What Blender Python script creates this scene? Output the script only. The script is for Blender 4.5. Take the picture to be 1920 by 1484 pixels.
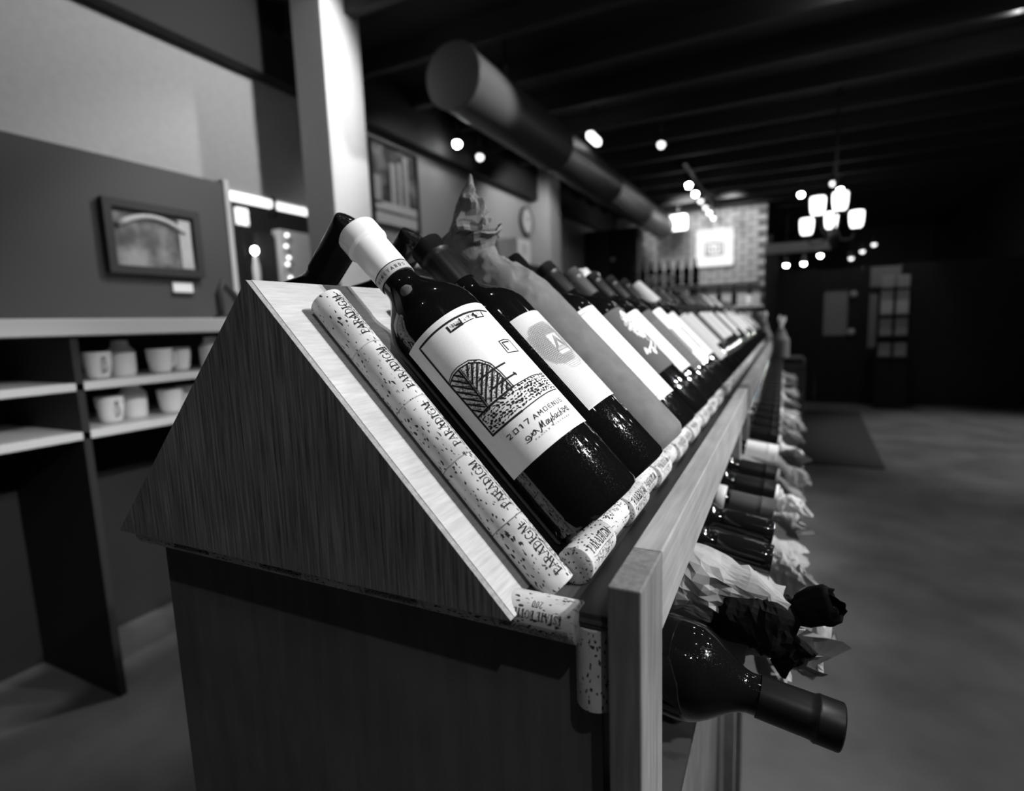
import bpy, bmesh, math, random
from mathutils import Vector, Matrix, noise

# ------------------------------------------------------------------ clear, camera, world, light
for o in list(bpy.data.objects):
    bpy.data.objects.remove(o, do_unlink=True)
SC = bpy.context.scene
COL = SC.collection
PI = math.pi
RND = random.Random(7)
noise.seed_set(11)

cam_d = bpy.data.cameras.new('camera')
cam = bpy.data.objects.new('camera', cam_d)
COL.objects.link(cam)
cam_d.sensor_fit = 'HORIZONTAL'
cam_d.sensor_width = 36.0
cam_d.lens = 1013.0 / 1920.0 * 36.0
cam_d.shift_x = -26.5 / 1920.0
cam_d.clip_start = 0.02
cam_d.clip_end = 60
yaw, pitch, roll = 0.4485, 0.1313, 0.0328
fw = Vector((-math.sin(yaw) * math.cos(pitch), math.cos(yaw) * math.cos(pitch), -math.sin(pitch)))
r0 = Vector((math.cos(yaw), math.sin(yaw), 0))
d0 = fw.cross(r0)
rt = r0 * math.cos(roll) + d0 * math.sin(roll)
up = -(-r0 * math.sin(roll) + d0 * math.cos(roll))
M = Matrix((rt, up, -fw)).transposed().to_4x4()
M.translation = (0.1445, -0.2683, 0.1769)
cam.matrix_world = M
cam_d.dof.use_dof = True
cam_d.dof.focus_distance = 0.415
cam_d.dof.aperture_fstop = 3.9
cam_d.dof.aperture_blades = 0
SC.camera = cam

SC.view_settings.view_transform = 'Standard'
SC.view_settings.look = 'None'
SC.view_settings.gamma = 1.0
SC.view_settings.use_curve_mapping = False
SC.view_settings.exposure = 0.0

w = bpy.data.worlds.new('world')
SC.world = w
w.use_nodes = True
w.node_tree.nodes['Background'].inputs[0].default_value = (0.5, 0.5, 0.5, 1)
w.node_tree.nodes['Background'].inputs[1].default_value = 0.03


def spot(loc, target, power, angle=70, radius=0.03, blend=0.5):
    l = bpy.data.lights.new('spot_lamp', 'SPOT')
    l.energy = power
    l.spot_size = math.radians(angle)
    l.spot_blend = blend
    l.shadow_soft_size = radius
    o = bpy.data.objects.new('spot_lamp', l)
    COL.objects.link(o)
    o.location = loc
    o.rotation_euler = (Vector(target) - Vector(loc)).to_track_quat('-Z', 'Y').to_euler()
    return o


# display spots over the aisle, aimed at the sloping rows of bottles
spot((1.95, 0.34, 1.52), (0.0, 0.12, 0.08), 270, 40, 0.022)
spot((1.80, 0.55, 1.62), (0.0, 0.35, 0.08), 100, 45, 0.022)
spot((1.75, 1.55, 1.60), (-0.05, 1.2, 0.08), 120, 50, 0.03)
spot((1.75, 2.55, 1.60), (-0.05, 2.2, 0.08), 120, 50, 0.03)
spot((1.75, 3.60, 1.60), (-0.05, 3.1, 0.08), 120, 50, 0.03)
spot((0.90, -1.00, 1.85), (0.0, 0.12, 0.06), 34, 60, 0.025)
# unseen spots added to brighten the left wall, back room, brick wall and floor
spot((-1.78, 3.1, 1.80), (-2.6, 3.4, 0.5), 18, 110, 0.05)
spot((-1.78, 5.0, 1.80), (-2.6, 5.3, 0.9), 26, 110, 0.05)
spot((-1.15, 1.97, 1.85), (-2.6, 1.35, 1.2), 80, 90, 0.05)
spot((-0.4, 3.0, 1.9), (-2.04, 2.15, 0.7), 110, 50, 0.05)
spot((-1.2, 1.3, 1.9), (-1.95, 1.1, -0.1), 60, 50, 0.05)
spot((-3.2, 2.2, 1.9), (-4.2, 3.2, 0.7), 110, 90, 0.05)
spot((-1.2, 7.7, 1.85), (-1.1, 9.0, 0.9), 75, 110, 0.05)
spot((-0.6, 7.9, 1.85), (-0.6, 9.0, 0.9), 60, 110, 0.05)
spot((2.2, 5.4, 1.9), (2.0, 5.4, -0.95), 170, 70, 0.05)
spot((1.6, 2.0, 1.9), (1.3, 2.0, -0.95), 100, 80, 0.05)
spot((1.2, 6.6, 1.9), (1.0, 7.6, 0.2), 18, 60, 0.05)


def bulb(loc, power, radius=0.02):
    l = bpy.data.lights.new('ceiling_bulb', 'POINT')
    l.energy = power
    l.shadow_soft_size = radius
    o = bpy.data.objects.new('ceiling_bulb', l)
    COL.objects.link(o)
    o.location = loc


# the many small ceiling bulbs of the shop, over and behind the viewer
for (bx_, by_) in [(0.5, -0.9), (1.5, -0.7), (2.3, -0.2), (-0.7, -0.8), (0.9, 0.5), (2.4, 0.9), (0.6, 1.6), (1.2, 2.4), (2.4, 2.2), (0.5, 3.2), (1.3, 4.0), (2.3, 3.6), (-0.6, 0.6)]:
    bulb((bx_, by_, 1.86), 2.2, 0.036)

# ------------------------------------------------------------------ helpers


def tag(o, label=None, cat=None, group=None, kind=None):
    if label: o['label'] = label
    if cat: o['category'] = cat
    if group: o['group'] = group
    if kind: o['kind'] = kind
    return o


def empty(name, loc=(0, 0, 0), label=None, cat=None, group=None, mat=None):
    o = bpy.data.objects.new(name, None)
    o.empty_display_size = 0.05
    COL.objects.link(o)
    o.location = loc
    if mat is not None:
        o.matrix_world = mat
    return tag(o, label, cat, group)


def obj(name, me, parent=None, mtx=None, material=None):
    if isinstance(me, bmesh.types.BMesh):
        bm = me
        me = bpy.data.meshes.new(name)
        bm.to_mesh(me)
        bm.free()
    if material is not None:
        me.materials.clear()
        me.materials.append(material)
    o = bpy.data.objects.new(name, me)
    COL.objects.link(o)
    if parent is not None:
        o.parent = parent
    if mtx is not None:
        o.matrix_local = mtx
    return o


def pydata(name, v, f, smooth=False):
    me = bpy.data.meshes.new(name)
    me.from_pydata([tuple(p) for p in v], [], f)
    if smooth:
        for p in me.polygons: p.use_smooth = True
    me.update()
    return me


def add_box(bm, lo, hi, bevel=0.0):
    r = bmesh.ops.create_cube(bm, size=1.0)
    vs = r['verts']
    c = [(lo[i] + hi[i]) / 2 for i in range(3)]
    s = [abs(hi[i] - lo[i]) for i in range(3)]
    for v in vs:
        v.co = Vector((c[0] + v.co.x * s[0], c[1] + v.co.y * s[1], c[2] + v.co.z * s[2]))
    if bevel > 0:
        es = list({e for v in vs for e in v.link_edges})
        bmesh.ops.bevel(bm, geom=es, offset=bevel, segments=2, affect='EDGES', profile=0.5)


def box(name, lo, hi, material, parent=None, bevel=0.0):
    bm = bmesh.new()
    add_box(bm, lo, hi, bevel)
    return obj(name, bm, parent, None, material)


def prism(name, poly, ax, lo, hi, material, parent=None, bevel=0.0):
    """poly = 2d outline, extruded along axis ax ('y': poly is (x,z); 'x': poly is (y,z); 'z': (x,y))"""
    bm = bmesh.new()
    def P(p, t):
        return {'y': (p[0], t, p[1]), 'x': (t, p[0], p[1]), 'z': (p[0], p[1], t)}[ax]
    a = [bm.verts.new(P(p, lo)) for p in poly]
    b = [bm.verts.new(P(p, hi)) for p in poly]
    n = len(poly)
    bm.faces.new(a)
    bm.faces.new(list(reversed(b)))
    for i in range(n):
        bm.faces.new((a[i], b[i], b[(i + 1) % n], a[(i + 1) % n]))
    bmesh.ops.recalc_face_normals(bm, faces=bm.faces)
    if bevel > 0:
        bmesh.ops.bevel(bm, geom=list(bm.edges), offset=bevel, segments=2, affect='EDGES', profile=0.5)
    return obj(name, bm, parent, None, material)


def lathe(prof, n=40, closed_bottom=True, closed_top=True, smooth=True, name='lathe'):
    v, f = [], []
    for r, z in prof:
        for k in range(n):
            a = 2 * PI * k / n
            v.append((r * math.cos(a), r * math.sin(a), z))
    m = len(prof)
    for i in range(m - 1):
        for k in range(n):
            f.append((i * n + k, i * n + (k + 1) % n, (i + 1) * n + (k + 1) % n, (i + 1) * n + k))
    if closed_bottom:
        f.append(tuple(reversed(range(n))))
    if closed_top:
        f.append(tuple((m - 1) * n + k for k in range(n)))
    me = pydata(name, v, f)
    if smooth:
        for p in me.polygons:
            p.use_smooth = len(p.vertices) == 4
        try:
            me.set_sharp_from_angle(angle=math.radians(40))
        except Exception:
            pass
    return me


def tube_mesh(path, radii, n=10, name='tube', caps=True):
    pts = [Vector(p) for p in path]
    if not isinstance(radii, (list, tuple)): radii = [radii] * len(pts)
    v, f = [], []
    ref = None
    for i, p in enumerate(pts):
        t = (pts[min(i + 1, len(pts) - 1)] - pts[max(i - 1, 0)]).normalized()
        if ref is None:
            ref = t.orthogonal().normalized()
        ref = (ref - t * ref.dot(t)).normalized()
        b = t.cross(ref)
        for k in range(n):
            a = 2 * PI * k / n
            v.append(p + (ref * math.cos(a) + b * math.sin(a)) * radii[i])
    for i in range(len(pts) - 1):
        for k in range(n):
            f.append((i * n + k, i * n + (k + 1) % n, (i + 1) * n + (k + 1) % n, (i + 1) * n + k))
    if caps:
        f.append(tuple(reversed(range(n))))
        f.append(tuple((len(pts) - 1) * n + k for k in range(n)))
    return pydata(name, v, f, True)


# ------------------------------------------------------------------ materials


def g(v):
    return (v, v, v, 1)


def mat(name, base, rough=0.6, spec=0.5, emit=None, coat=0.0, metal=0.0):
    m = bpy.data.materials.new(name)
    m.use_nodes = True
    b = m.node_tree.nodes['Principled BSDF']
    b.inputs['Base Color'].default_value = g(base)
    b.inputs['Roughness'].default_value = rough
    b.inputs['Specular IOR Level'].default_value = spec
    b.inputs['Coat Weight'].default_value = coat
    b.inputs['Metallic'].default_value = metal
    if emit:
        b.inputs['Emission Color'].default_value = g(1)
        b.inputs['Emission Strength'].default_value = emit
    return m


def nodes(m):
    nt = m.node_tree
    return nt, nt.nodes, nt.links, nt.nodes['Principled BSDF']


def coords(m, scale, rot=(0, 0, 0)):
    nt, N, L, b = nodes(m)
    tc = N.new('ShaderNodeTexCoord')
    mp = N.new('ShaderNodeMapping')
    mp.inputs['Scale'].default_value = scale
    mp.inputs['Rotation'].default_value = rot
    L.new(tc.outputs['Object'], mp.inputs['Vector'])
    return mp


def ramp(m, src, stops):
    nt, N, L, b = nodes(m)
    r = N.new('ShaderNodeValToRGB')
    e = r.color_ramp.elements
    while len(e) < len(stops): e.new(0.5)
    for el, (p, c) in zip(e, stops):
        el.position = p
        el.color = g(c)
    L.new(src, r.inputs[0])
    return r


def noise_tex(m, mp, scale=1.0, detail=4, rough=0.6):
    nt, N, L, b = nodes(m)
    n = N.new('ShaderNodeTexNoise')
    n.inputs['Scale'].default_value = scale
    n.inputs['Detail'].default_value = detail
    n.inputs['Roughness'].default_value = rough
    L.new(mp.outputs[0], n.inputs['Vector'])
    return n


def bump(m, src, strength=0.3, dist=0.001):
    nt, N, L, b = nodes(m)
    bp = N.new('ShaderNodeBump')
    bp.inputs['Strength'].default_value = strength
    bp.inputs['Distance'].default_value = dist
    L.new(src, bp.inputs['Height'])
    L.new(bp.outputs[0], b.inputs['Normal'])


def mixc(m, fac, a, bcol, mode='MULTIPLY'):
    nt, N, L, b = nodes(m)
    x = N.new('ShaderNodeMix')
    x.data_type = 'RGBA'
    x.blend_type = mode
    if isinstance(fac, (int, float)): x.inputs[0].default_value = fac
    else: L.new(fac, x.inputs[0])
    L.new(a, x.inputs[6])
    L.new(bcol, x.inputs[7])
    return x.outputs[2]


def wood(name, lo, hi, scale, rough=0.55, pores=None, dist=0.0006, spec=0.35):
    """grain = noise stretched along one axis (small scale component = grain direction)"""
    m = mat(name, 0.5, rough, spec)
    nt, N, L, b = nodes(m)
    a = noise_tex(m, coords(m, scale), 1.0, 6, 0.65)
    r = ramp(m, a.outputs[0], [(0.30, lo), (0.52, (lo + hi) / 2), (0.72, hi)])
    big = noise_tex(m, coords(m, (9, 9, 9)), 1.0, 2)
    r2 = ramp(m, big.outputs[0], [(0.35, 0.72), (0.65, 1.0)])
    out = mixc(m, 1.0, r.outputs[0], r2.outputs[0])
    L.new(out, b.inputs['Base Color'])
    bump(m, a.outputs[0], 0.35, dist)
    return m


MAT = {}
MAT['panel'] = wood('dark_veneer', 0.04, 0.34, (420, 420, 14), 0.6)
MAT['board'] = wood('pale_board', 0.46, 0.66, (300, 30, 300), 0.55, dist=0.0003)
MAT['board_edge'] = wood('board_edge_wood', 0.22, 0.42, (300, 300, 300), 0.7)
MAT['rail'] = wood('rail_wood', 0.27, 0.43, (140, 7, 140), 0.5)
MAT['post'] = wood('post_wood', 0.15, 0.27, (200, 200, 12), 0.6)
MAT['shelf'] = wood('shelf_laminate', 0.045, 0.075, (120, 8, 120), 0.45)
MAT['cabinet'] = wood('cabinet_side', 0.085, 0.13, (60, 60, 6), 0.6)
MAT['dark'] = mat('dark_interior', 0.018, 0.7)
MAT['glass'] = mat('dark_bottle_glass', 0.004, 0.04, 0.5)
# dusty film on the glass: fine specks raise the roughness
nt, N, L, b = nodes(MAT['glass'])
_n = noise_tex(MAT['glass'], coords(MAT['glass'], (1400, 1400, 1400)), 1.0, 2)
_r = ramp(MAT['glass'], _n.outputs[0], [(0.60, 0.03), (0.70, 0.30)])
L.new(_r.outputs[0], b.inputs['Roughness'])
MAT['cap_white'] = mat('white_capsule', 0.82, 0.28, 0.5)
MAT['cap_black'] = mat('black_capsule', 0.005, 0.40, 0.25)
MAT['cap_gray'] = mat('gray_capsule', 0.05, 0.4, 0.3)
MAT['cap_gloss'] = mat('gloss_black_capsule', 0.006, 0.08, 0.5)
MAT['band'] = mat('gray_band', 0.45, 0.45)
MAT['ink'] = mat('ink', 0.012, 0.7, 0.2)
MAT['ink_gray'] = mat('gray_ink', 0.22, 0.7, 0.2)
MAT['ink_light'] = mat('pale_ink', 0.50, 0.7, 0.2)
MAT['print_white'] = mat('white_print', 0.75, 0.6, 0.3)


def paper(name, v, sc=900, amp=0.06):
    m = mat(name, v, 0.75, 0.25)
    nt, N, L, b = nodes(m)
    n = noise_tex(m, coords(m, (sc, sc, sc)), 1.0, 3)
    r = ramp(m, n.outputs[0], [(0.3, v * (1 - amp)), (0.7, min(1, v * (1 + amp * 0.4)))])
    L.new(r.outputs[0], b.inputs['Base Color'])
    bump(m, n.outputs[0], 0.08, 0.0002)
    return m


MAT['label'] = paper('label_paper', 0.82)
MAT['label_cream'] = paper('cream_label_paper', 0.72)
MAT['label_gray'] = paper('gray_label_paper', 0.085)
MAT['label_dark'] = paper('slate_label_paper', 0.12)
MAT['tissue'] = paper('pale_tissue', 0.29, 60, 0.2)
MAT['tissue_brown'] = paper('kraft_tissue', 0.145, 50, 0.22)
MAT['tissue_black'] = paper('black_tissue', 0.005, 60, 0.2)
nodes(MAT['tissue_black'])[3].inputs['Specular IOR Level'].default_value = 0.06
MAT['tissue_white'] = paper('white_tissue', 0.80, 60, 0.1)


def cork_mat():
    m = mat('cork', 0.6, 0.8, 0.2)
    nt, N, L, b = nodes(m)
    oi = N.new('ShaderNodeObjectInfo')
    ad = N.new('ShaderNodeVectorMath')
    ad.operation = 'ADD'
    mp = coords(m, (1, 1, 1))
    comb = N.new('ShaderNodeCombineXYZ')
    mul = N.new('ShaderNodeMath'); mul.operation = 'MULTIPLY'; mul.inputs[1].default_value = 3.7
    L.new(oi.outputs['Random'], mul.inputs[0])
    for i in range(3): L.new(mul.outputs[0], comb.inputs[i])
    L.new(mp.outputs[0], ad.inputs[0]); L.new(comb.outputs[0], ad.inputs[1])
    sc = N.new('ShaderNodeVectorMath'); sc.operation = 'MULTIPLY'
    sc.inputs[1].default_value = (420, 420, 200)
    L.new(ad.outputs[0], sc.inputs[0])
    # warp the pit field so that pits become irregular cracks
    wn = N.new('ShaderNodeTexNoise'); wn.inputs['Scale'].default_value = 0.8; wn.inputs['Detail'].default_value = 3
    L.new(sc.outputs[0], wn.inputs['Vector'])
    wv = N.new('ShaderNodeVectorMath'); wv.operation = 'MULTIPLY_ADD'
    wv.inputs[1].default_value = (1.6, 1.6, 1.6)
    L.new(wn.outputs['Color'], wv.inputs[0]); L.new(sc.outputs[0], wv.inputs[2])
    vo = N.new('ShaderNodeTexVoronoi'); vo.inputs['Scale'].default_value = 0.95; vo.inputs['Randomness'].default_value = 1.0
    L.new(wv.outputs[0], vo.inputs['Vector'])
    big = N.new('ShaderNodeTexNoise'); big.inputs['Scale'].default_value = 0.22; big.inputs['Detail'].default_value = 2
    L.new(sc.outputs[0], big.inputs['Vector'])
    th = N.new('ShaderNodeMath'); th.operation = 'MULTIPLY'; th.inputs[1].default_value = 0.52
    L.new(big.outputs[0], th.inputs[0])
    lt = N.new('ShaderNodeMath'); lt.operation = 'LESS_THAN'
    L.new(vo.outputs['Distance'], lt.inputs[0]); L.new(th.outputs[0], lt.inputs[1])
    gr = N.new('ShaderNodeTexNoise'); gr.inputs['Scale'].default_value = 0.12; gr.inputs['Detail'].default_value = 3
    L.new(sc.outputs[0], gr.inputs['Vector'])
    r = ramp(m, gr.outputs[0], [(0.32, 0.36), (0.6, 0.58)])
    mx = N.new('ShaderNodeMix'); mx.data_type = 'RGBA'
    L.new(lt.outputs[0], mx.inputs[0]); L.new(r.outputs[0], mx.inputs[6]); mx.inputs[7].default_value = g(0.03)
    L.new(mx.outputs[2], b.inputs['Base Color'])
    inv = N.new('ShaderNodeMath'); inv.operation = 'SUBTRACT'; inv.inputs[0].default_value = 1.0
    L.new(lt.outputs[0], inv.inputs[1])
    bump(m, inv.outputs[0], 0.4, 0.0004)
    return m


MAT['cork'] = cork_mat()
MAT['wall'] = paper('wall_paint', 0.42, 30, 0.08)
MAT['column'] = paper('column_paint', 0.62, 30, 0.05)
MAT['black'] = mat('black_paint', 0.012, 0.7)
MAT['ceiling'] = mat('ceiling_black', 0.02, 0.8)
MAT['joist'] = mat('joist_dark', 0.035, 0.8)
MAT['duct'] = mat('duct_metal', 0.10, 0.42, metal=0.3)
MAT['floor'] = paper('floor_concrete', 0.16, 3, 0.35)
bnode = nodes(MAT['floor'])[3]; bnode.inputs['Roughness'].default_value = 0.45
MAT['mat'] = mat('floor_mat', 0.035, 0.9)
MAT['brick'] = paper('brick_face', 0.36, 40, 0.45)
MAT['mortar'] = mat('mortar', 0.10, 0.9)
MAT['lamp'] = mat('lamp_lens', 0.9, 0.4, emit=45)
MAT['lamp_or_glint'] = mat('lamp_lens_or_glint', 0.9, 0.4, emit=2.4)  # dimmer lamp lenses, and the glow of the imitated glassware glints
MAT['shade'] = mat('frosted_shade', 0.9, 0.4, emit=3)
MAT['sign'] = mat('lit_sign', 0.08, 0.6, 0.1, emit=0.96)
MAT['valance'] = mat('lit_valance', 0.9, 0.5, emit=1.6)
MAT['screen'] = mat('lit_poster', 0.9, 0.5, emit=0.8)
MAT['metal'] = mat('dark_metal', 0.05, 0.35, metal=0.6)
MAT['white'] = mat('white_china', 0.78, 0.25)
MAT['counter'] = mat('pale_counter', 0.60, 0.4)
MAT['partition'] = mat('gray_partition', 0.036, 0.6)
MAT['darkwood'] = wood('dark_door_wood', 0.008, 0.02, (40, 40, 5), 0.5)
MAT['pane'] = mat('reflection_gray_pane', 0.30, 0.15)  # opaque pale gray stands in for reflections and the lit room behind
MAT['photo'] = mat('photo_print', 0.3, 0.5)
nt, N, L, b = nodes(MAT['photo'])
_n = noise_tex(MAT['photo'], coords(MAT['photo'], (5, 5, 5)), 1.0, 4)
_r = ramp(MAT['photo'], _n.outputs[0], [(0.38, 0.01), (0.50, 0.07), (0.66, 0.28)])
L.new(_r.outputs[0], b.inputs['Base Color'])

# ------------------------------------------------------------------ strokes and lettering


def ribbon(bm_v, bm_f, pts, wid, fn, step=0.0015, off=0.0):
    """flat ribbon along 2-d polyline pts, mapped by fn(a, b) -> 3-d"""
    P = []
    for i in range(len(pts) - 1):
        a, b2 = Vector(pts[i]), Vector(pts[i + 1])
        n = max(1, int((b2 - a).length / step))
        for k in range(n):
            P.append(a.lerp(b2, k / n))
    P.append(Vector(pts[-1]))
    if len(P) < 2: return
    base = len(bm_v)
    for i, p in enumerate(P):
        t = P[min(i + 1, len(P) - 1)] - P[max(i - 1, 0)]
        if t.length < 1e-9: t = Vector((1, 0))
        t.normalize()
        n = Vector((-t.y, t.x)) * wid / 2
        if i == 0: p = p - t * wid * 0.3
        if i == len(P) - 1: p = p + t * wid * 0.3
        bm_v.append(fn(p.x + n.x, p.y + n.y)); bm_v.append(fn(p.x - n.x, p.y - n.y))
    for i in range(len(P) - 1):
        k = base + 2 * i
        bm_f.append((k, k + 1, k + 3, k + 2))


def cyl_fn(r, z0=0.0):
    """a = arc length, b = height -> bottle-local point"""
    return lambda a, b: (r * math.cos(a / r), r * math.sin(a / r), b - z0)


T, H = 0.17, 0.07   # thick and thin stems of the book face
BOOK = {
    'P': (.72, [([(.2, 0), (.2, 1)], T), ([(.2, .97), (.5, .97), (.66, .86), (.66, .64), (.5, .5), (.2, .5)], H), ([(.02, .02), (.4, .02)], H), ([(.02, .98), (.22, .98)], H)]),
    'A': (.86, [([(.08, .02), (.42, 1)], H), ([(.42, 1), (.76, .02)], T), ([(.2, .36), (.62, .36)], H), ([(-.02, .02), (.2, .02)], H), ([(.62, .02), (.9, .02)], H)]),
    'R': (.82, [([(.2, 0), (.2, 1)], T), ([(.2, .97), (.5, .97), (.64, .86), (.64, .66), (.5, .53), (.2, .53)], H), ([(.4, .52), (.76, .02)], T), ([(.02, .02), (.38, .02)], H), ([(.66, .02), (.88, .02)], H), ([(.02, .98), (.22, .98)], H)]),
    'D': (.88, [([(.2, 0), (.2, 1)], T), ([(.2, .97), (.5, .97), (.76, .76), (.8, .5), (.76, .24), (.5, .03), (.2, .03)], H * 1.4), ([(.02, .02), (.22, .02)], H), ([(.02, .98), (.22, .98)], H)]),
    'I': (.42, [([(.2, 0), (.2, 1)], T), ([(.02, .02), (.38, .02)], H), ([(.02, .98), (.38, .98)], H)]),
    'G': (.88, [([(.76, .84), (.6, .97), (.38, .98), (.16, .8), (.1, .5), (.16, .2), (.38, .02), (.6, .03), (.76, .16)], H * 1.5), ([(.76, .05), (.76, .44)], T * .8), ([(.56, .44), (.9, .44)], H)]),
    'M': (1.05, [([(.14, 0), (.18, 1)], H), ([(.18, 1), (.5, .08)], T), ([(.5, .08), (.82, 1)], H), ([(.84, 1), (.88, 0)], T), ([(0, .02), (.28, .02)], H), ([(.74, .02), (1.02, .02)], H)]),
    'E': (.7, [([(.2, 0), (.2, 1)], T), ([(.05, .98), (.62, .98), (.62, .8)], H), ([(.2, .52), (.5, .52)], H), ([(.05, .02), (.64, .02), (.64, .2)], H)]),
    'S': (.62, [([(.54, .8), (.44, .96), (.24, .97), (.1, .8), (.18, .6), (.44, .42), (.52, .22), (.38, .04), (.16, .04), (.06, .2)], .11)]),
    'T': (.72, [([(.36, 0), (.36, 1)], T), ([(.04, .8), (.04, .98), (.68, .98), (.68, .8)], H), ([(.2, .02), (.52, .02)], H)]),
    'B': (.74, [([(.2, 0), (.2, 1)], T), ([(.04, .98), (.46, .98), (.6, .86), (.6, .66), (.46, .54), (.2, .54)], H), ([(.46, .54), (.66, .4), (.66, .16), (.48, .02), (.04, .02)], H)]),
    'O': (.9, [([(.44, .98), (.16, .8), (.1, .5), (.16, .2), (.44, .02), (.72, .2), (.78, .5), (.72, .8), (.44, .98)], .1)]),
    'L': (.68, [([(.2, 0), (.2, 1)], T), ([(.04, .98), (.36, .98)], H), ([(.04, .02), (.62, .02), (.62, .22)], H)]),
    '2': (.6, [([(.08, .76), (.16, .94), (.36, .96), (.48, .78), (.42, .56), (.08, .04), (.54, .04)], .1)]),
    '0': (.62, [([(.3, .98), (.12, .76), (.12, .24), (.3, .02), (.48, .24), (.48, .76), (.3, .98)], .1)]),
    '.': (.3, [([(.1, .02), (.16, .02)], .12)]), ' ': (.45, []),
}
WIDE = {
    '2': (1.0, [([(.05, .92), (.85, .92), (.85, .55), (.1, .06), (.9, .06)], .15)]),
    '0': (1.0, [([(.08, .08), (.9, .08), (.9, .92), (.08, .92), (.08, .02)], .14)]),
    '1': (.5, [([(.0, .8), (.3, .95), (.3, 0)], .15)]),
    '7': (1.0, [([(.05, .92), (.9, .92), (.4, 0)], .15)]),
    'A': (1.0, [([(.0, 0), (.48, 1), (.95, 0)], .13), ([(.2, .3), (.75, .3)], .12)]),
    'M': (1.15, [([(.02, 0), (.12, 1), (.55, .25), (.98, 1), (1.08, 0)], .12)]),
    'O': (1.05, [([(.08, .08), (.95, .08), (.95, .92), (.08, .92), (.08, .02)], .12)]),
    'E': (.85, [([(.8, .94), (.08, .94), (.08, .06), (.8, .06)], .12), ([(.08, .5), (.7, .5)], .12)]),
    'N': (1.0, [([(.08, 0), (.08, 1), (.9, 0), (.9, 1)], .12)]),
    'U': (1.0, [([(.08, 1), (.08, .06), (.9, .06), (.9, 1)], .12)]),
    'S': (.9, [([(.82, .92), (.08, .92), (.08, .52), (.82, .48), (.82, .06), (.05, .06)], .12)]),
    'V': (.9, [([(.0, 1), (.45, 0), (.9, 1)], .14)]), 'I': (.3, [([(.12, 0), (.12, 1)], .14)]),
    'Y': (.9, [([(.0, 1), (.45, .5), (.9, 1)], .14), ([(.45, .5), (.45, 0)], .14)]),
    'R': (.85, [([(.08, 0), (.08, .94), (.75, .94), (.75, .5), (.08, .5)], .14), ([(.4, .5), (.8, 0)], .14)]),
    'D': (.9, [([(.08, .06), (.08, .94), (.55, .94), (.82, .7), (.82, .3), (.55, .06), (.04, .06)], .14)]),
    'F': (.8, [([(.08, 0), (.08, .94), (.75, .94)], .14), ([(.08, .5), (.6, .5)], .14)]),
    'L': (.75, [([(.08, 1), (.08, .06), (.7, .06)], .14)]), '.': (.3, [([(.1, .04), (.16, .04)], .14)]), ' ': (.9, []),
}
SCRIPT = {   # slanted running hand
    'M': (1.25, [([(-.1, -.15), (.05, -.25), (.2, .0), (.42, 1.05), (.5, .2), (.55, .2), (.88, 1.05), (.95, .1), (1.1, .1)], .13)]),
    'a': (.62, [([(.55, .6), (.3, .65), (.1, .35), (.2, .05), (.4, .15), (.58, .6), (.52, .1), (.66, .12)], .12)]),
    'y': (.6, [([(.1, .62), (.15, .15), (.35, .1), (.58, .62), (.45, -.1), (.25, -.42), (.05, -.3)], .12)]),
    'b': (.58, [([(.35, 1.1), (.12, .1), (.3, .02), (.52, .3), (.42, .6), (.2, .4)], .12)]),
    'c': (.5, [([(.5, .5), (.35, .64), (.12, .35), (.22, .05), (.5, .15)], .12)]),
    'h': (.62, [([(.42, 1.1), (.12, .0), (.3, .5), (.45, .6), (.5, .45), (.42, .05), (.6, .1)], .12)]),
    's': (.4, [([(.0, .1), (.3, .65), (.36, .2), (.1, .02)], .12)]), 'e': (.5, [([(.1, .3), (.45, .45), (.35, .65), (.12, .4), (.2, .05), (.5, .15)], .12)]),
    'l': (.35, [([(.05, .2), (.35, .95), (.25, 1.05), (.12, .1), (.35, .1)], .12)]), 'o': (.5, [([(.3, .62), (.1, .35), (.22, .05), (.42, .3), (.3, .62), (.55, .55)], .12)]),
}


def text_strokes(s, font, height, gap=0.12, squeeze=1.0, slant=0.0):
    """list of (pts, width) with origin at the left end of the baseline, and total width"""
    out, x = [], 0.0
    for ch in s:
        wd, st = font.get(ch, (0.5, []))
        for pts, t in st:
            out.append(([((x + (p[0] + slant * p[1]) * squeeze) * height, p[1] * height) for p in pts], t * height))
        x += (wd + gap) * squeeze
    return out, x * height


def place(strokes, dx, dy, rot=0.0):
    c, s = math.cos(rot), math.sin(rot)
    return [([(dx + p[0] * c - p[1] * s, dy + p[0] * s + p[1] * c) for p in pts], w_) for pts, w_ in strokes]


def stroke_mesh(name, strokes, fn, step=0.0015):
    v, f = [], []
    for pts, w_ in strokes:
        ribbon(v, f, pts, w_, fn, step)
    return pydata(name, v, f)


# ------------------------------------------------------------------ the setting
FZ, CZ = -0.95, 2.0
XL, XR, YN, YB, YF = -2.6, 2.6, -1.2, 9.0, 12.5
floor = box('floor', (-5.2, YN, FZ - 0.1), (XR, YF, FZ), MAT['floor'])
tag(floor, 'dark concrete shop floor', 'floor', kind='structure')
ceiling = box('ceiling', (-5.2, YN, CZ), (XR, YF, CZ + 0.1), MAT['ceiling'])
tag(ceiling, 'black painted open ceiling', 'ceiling', kind='structure')
bmj = bmesh.new(); add_box(bmj, (-2.6, -0.03, CZ - 0.14), (XR, 0.03, CZ - 0.001)); jm = None
for i in range(20):
    if jm is None:
        j = obj('joist', bmj, ceiling, None, MAT['joist']); jm = j.data
    else:
        j = obj('joist', jm, ceiling)
    j.location = (0, 1.0 + 0.6 * i, 0)
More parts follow.
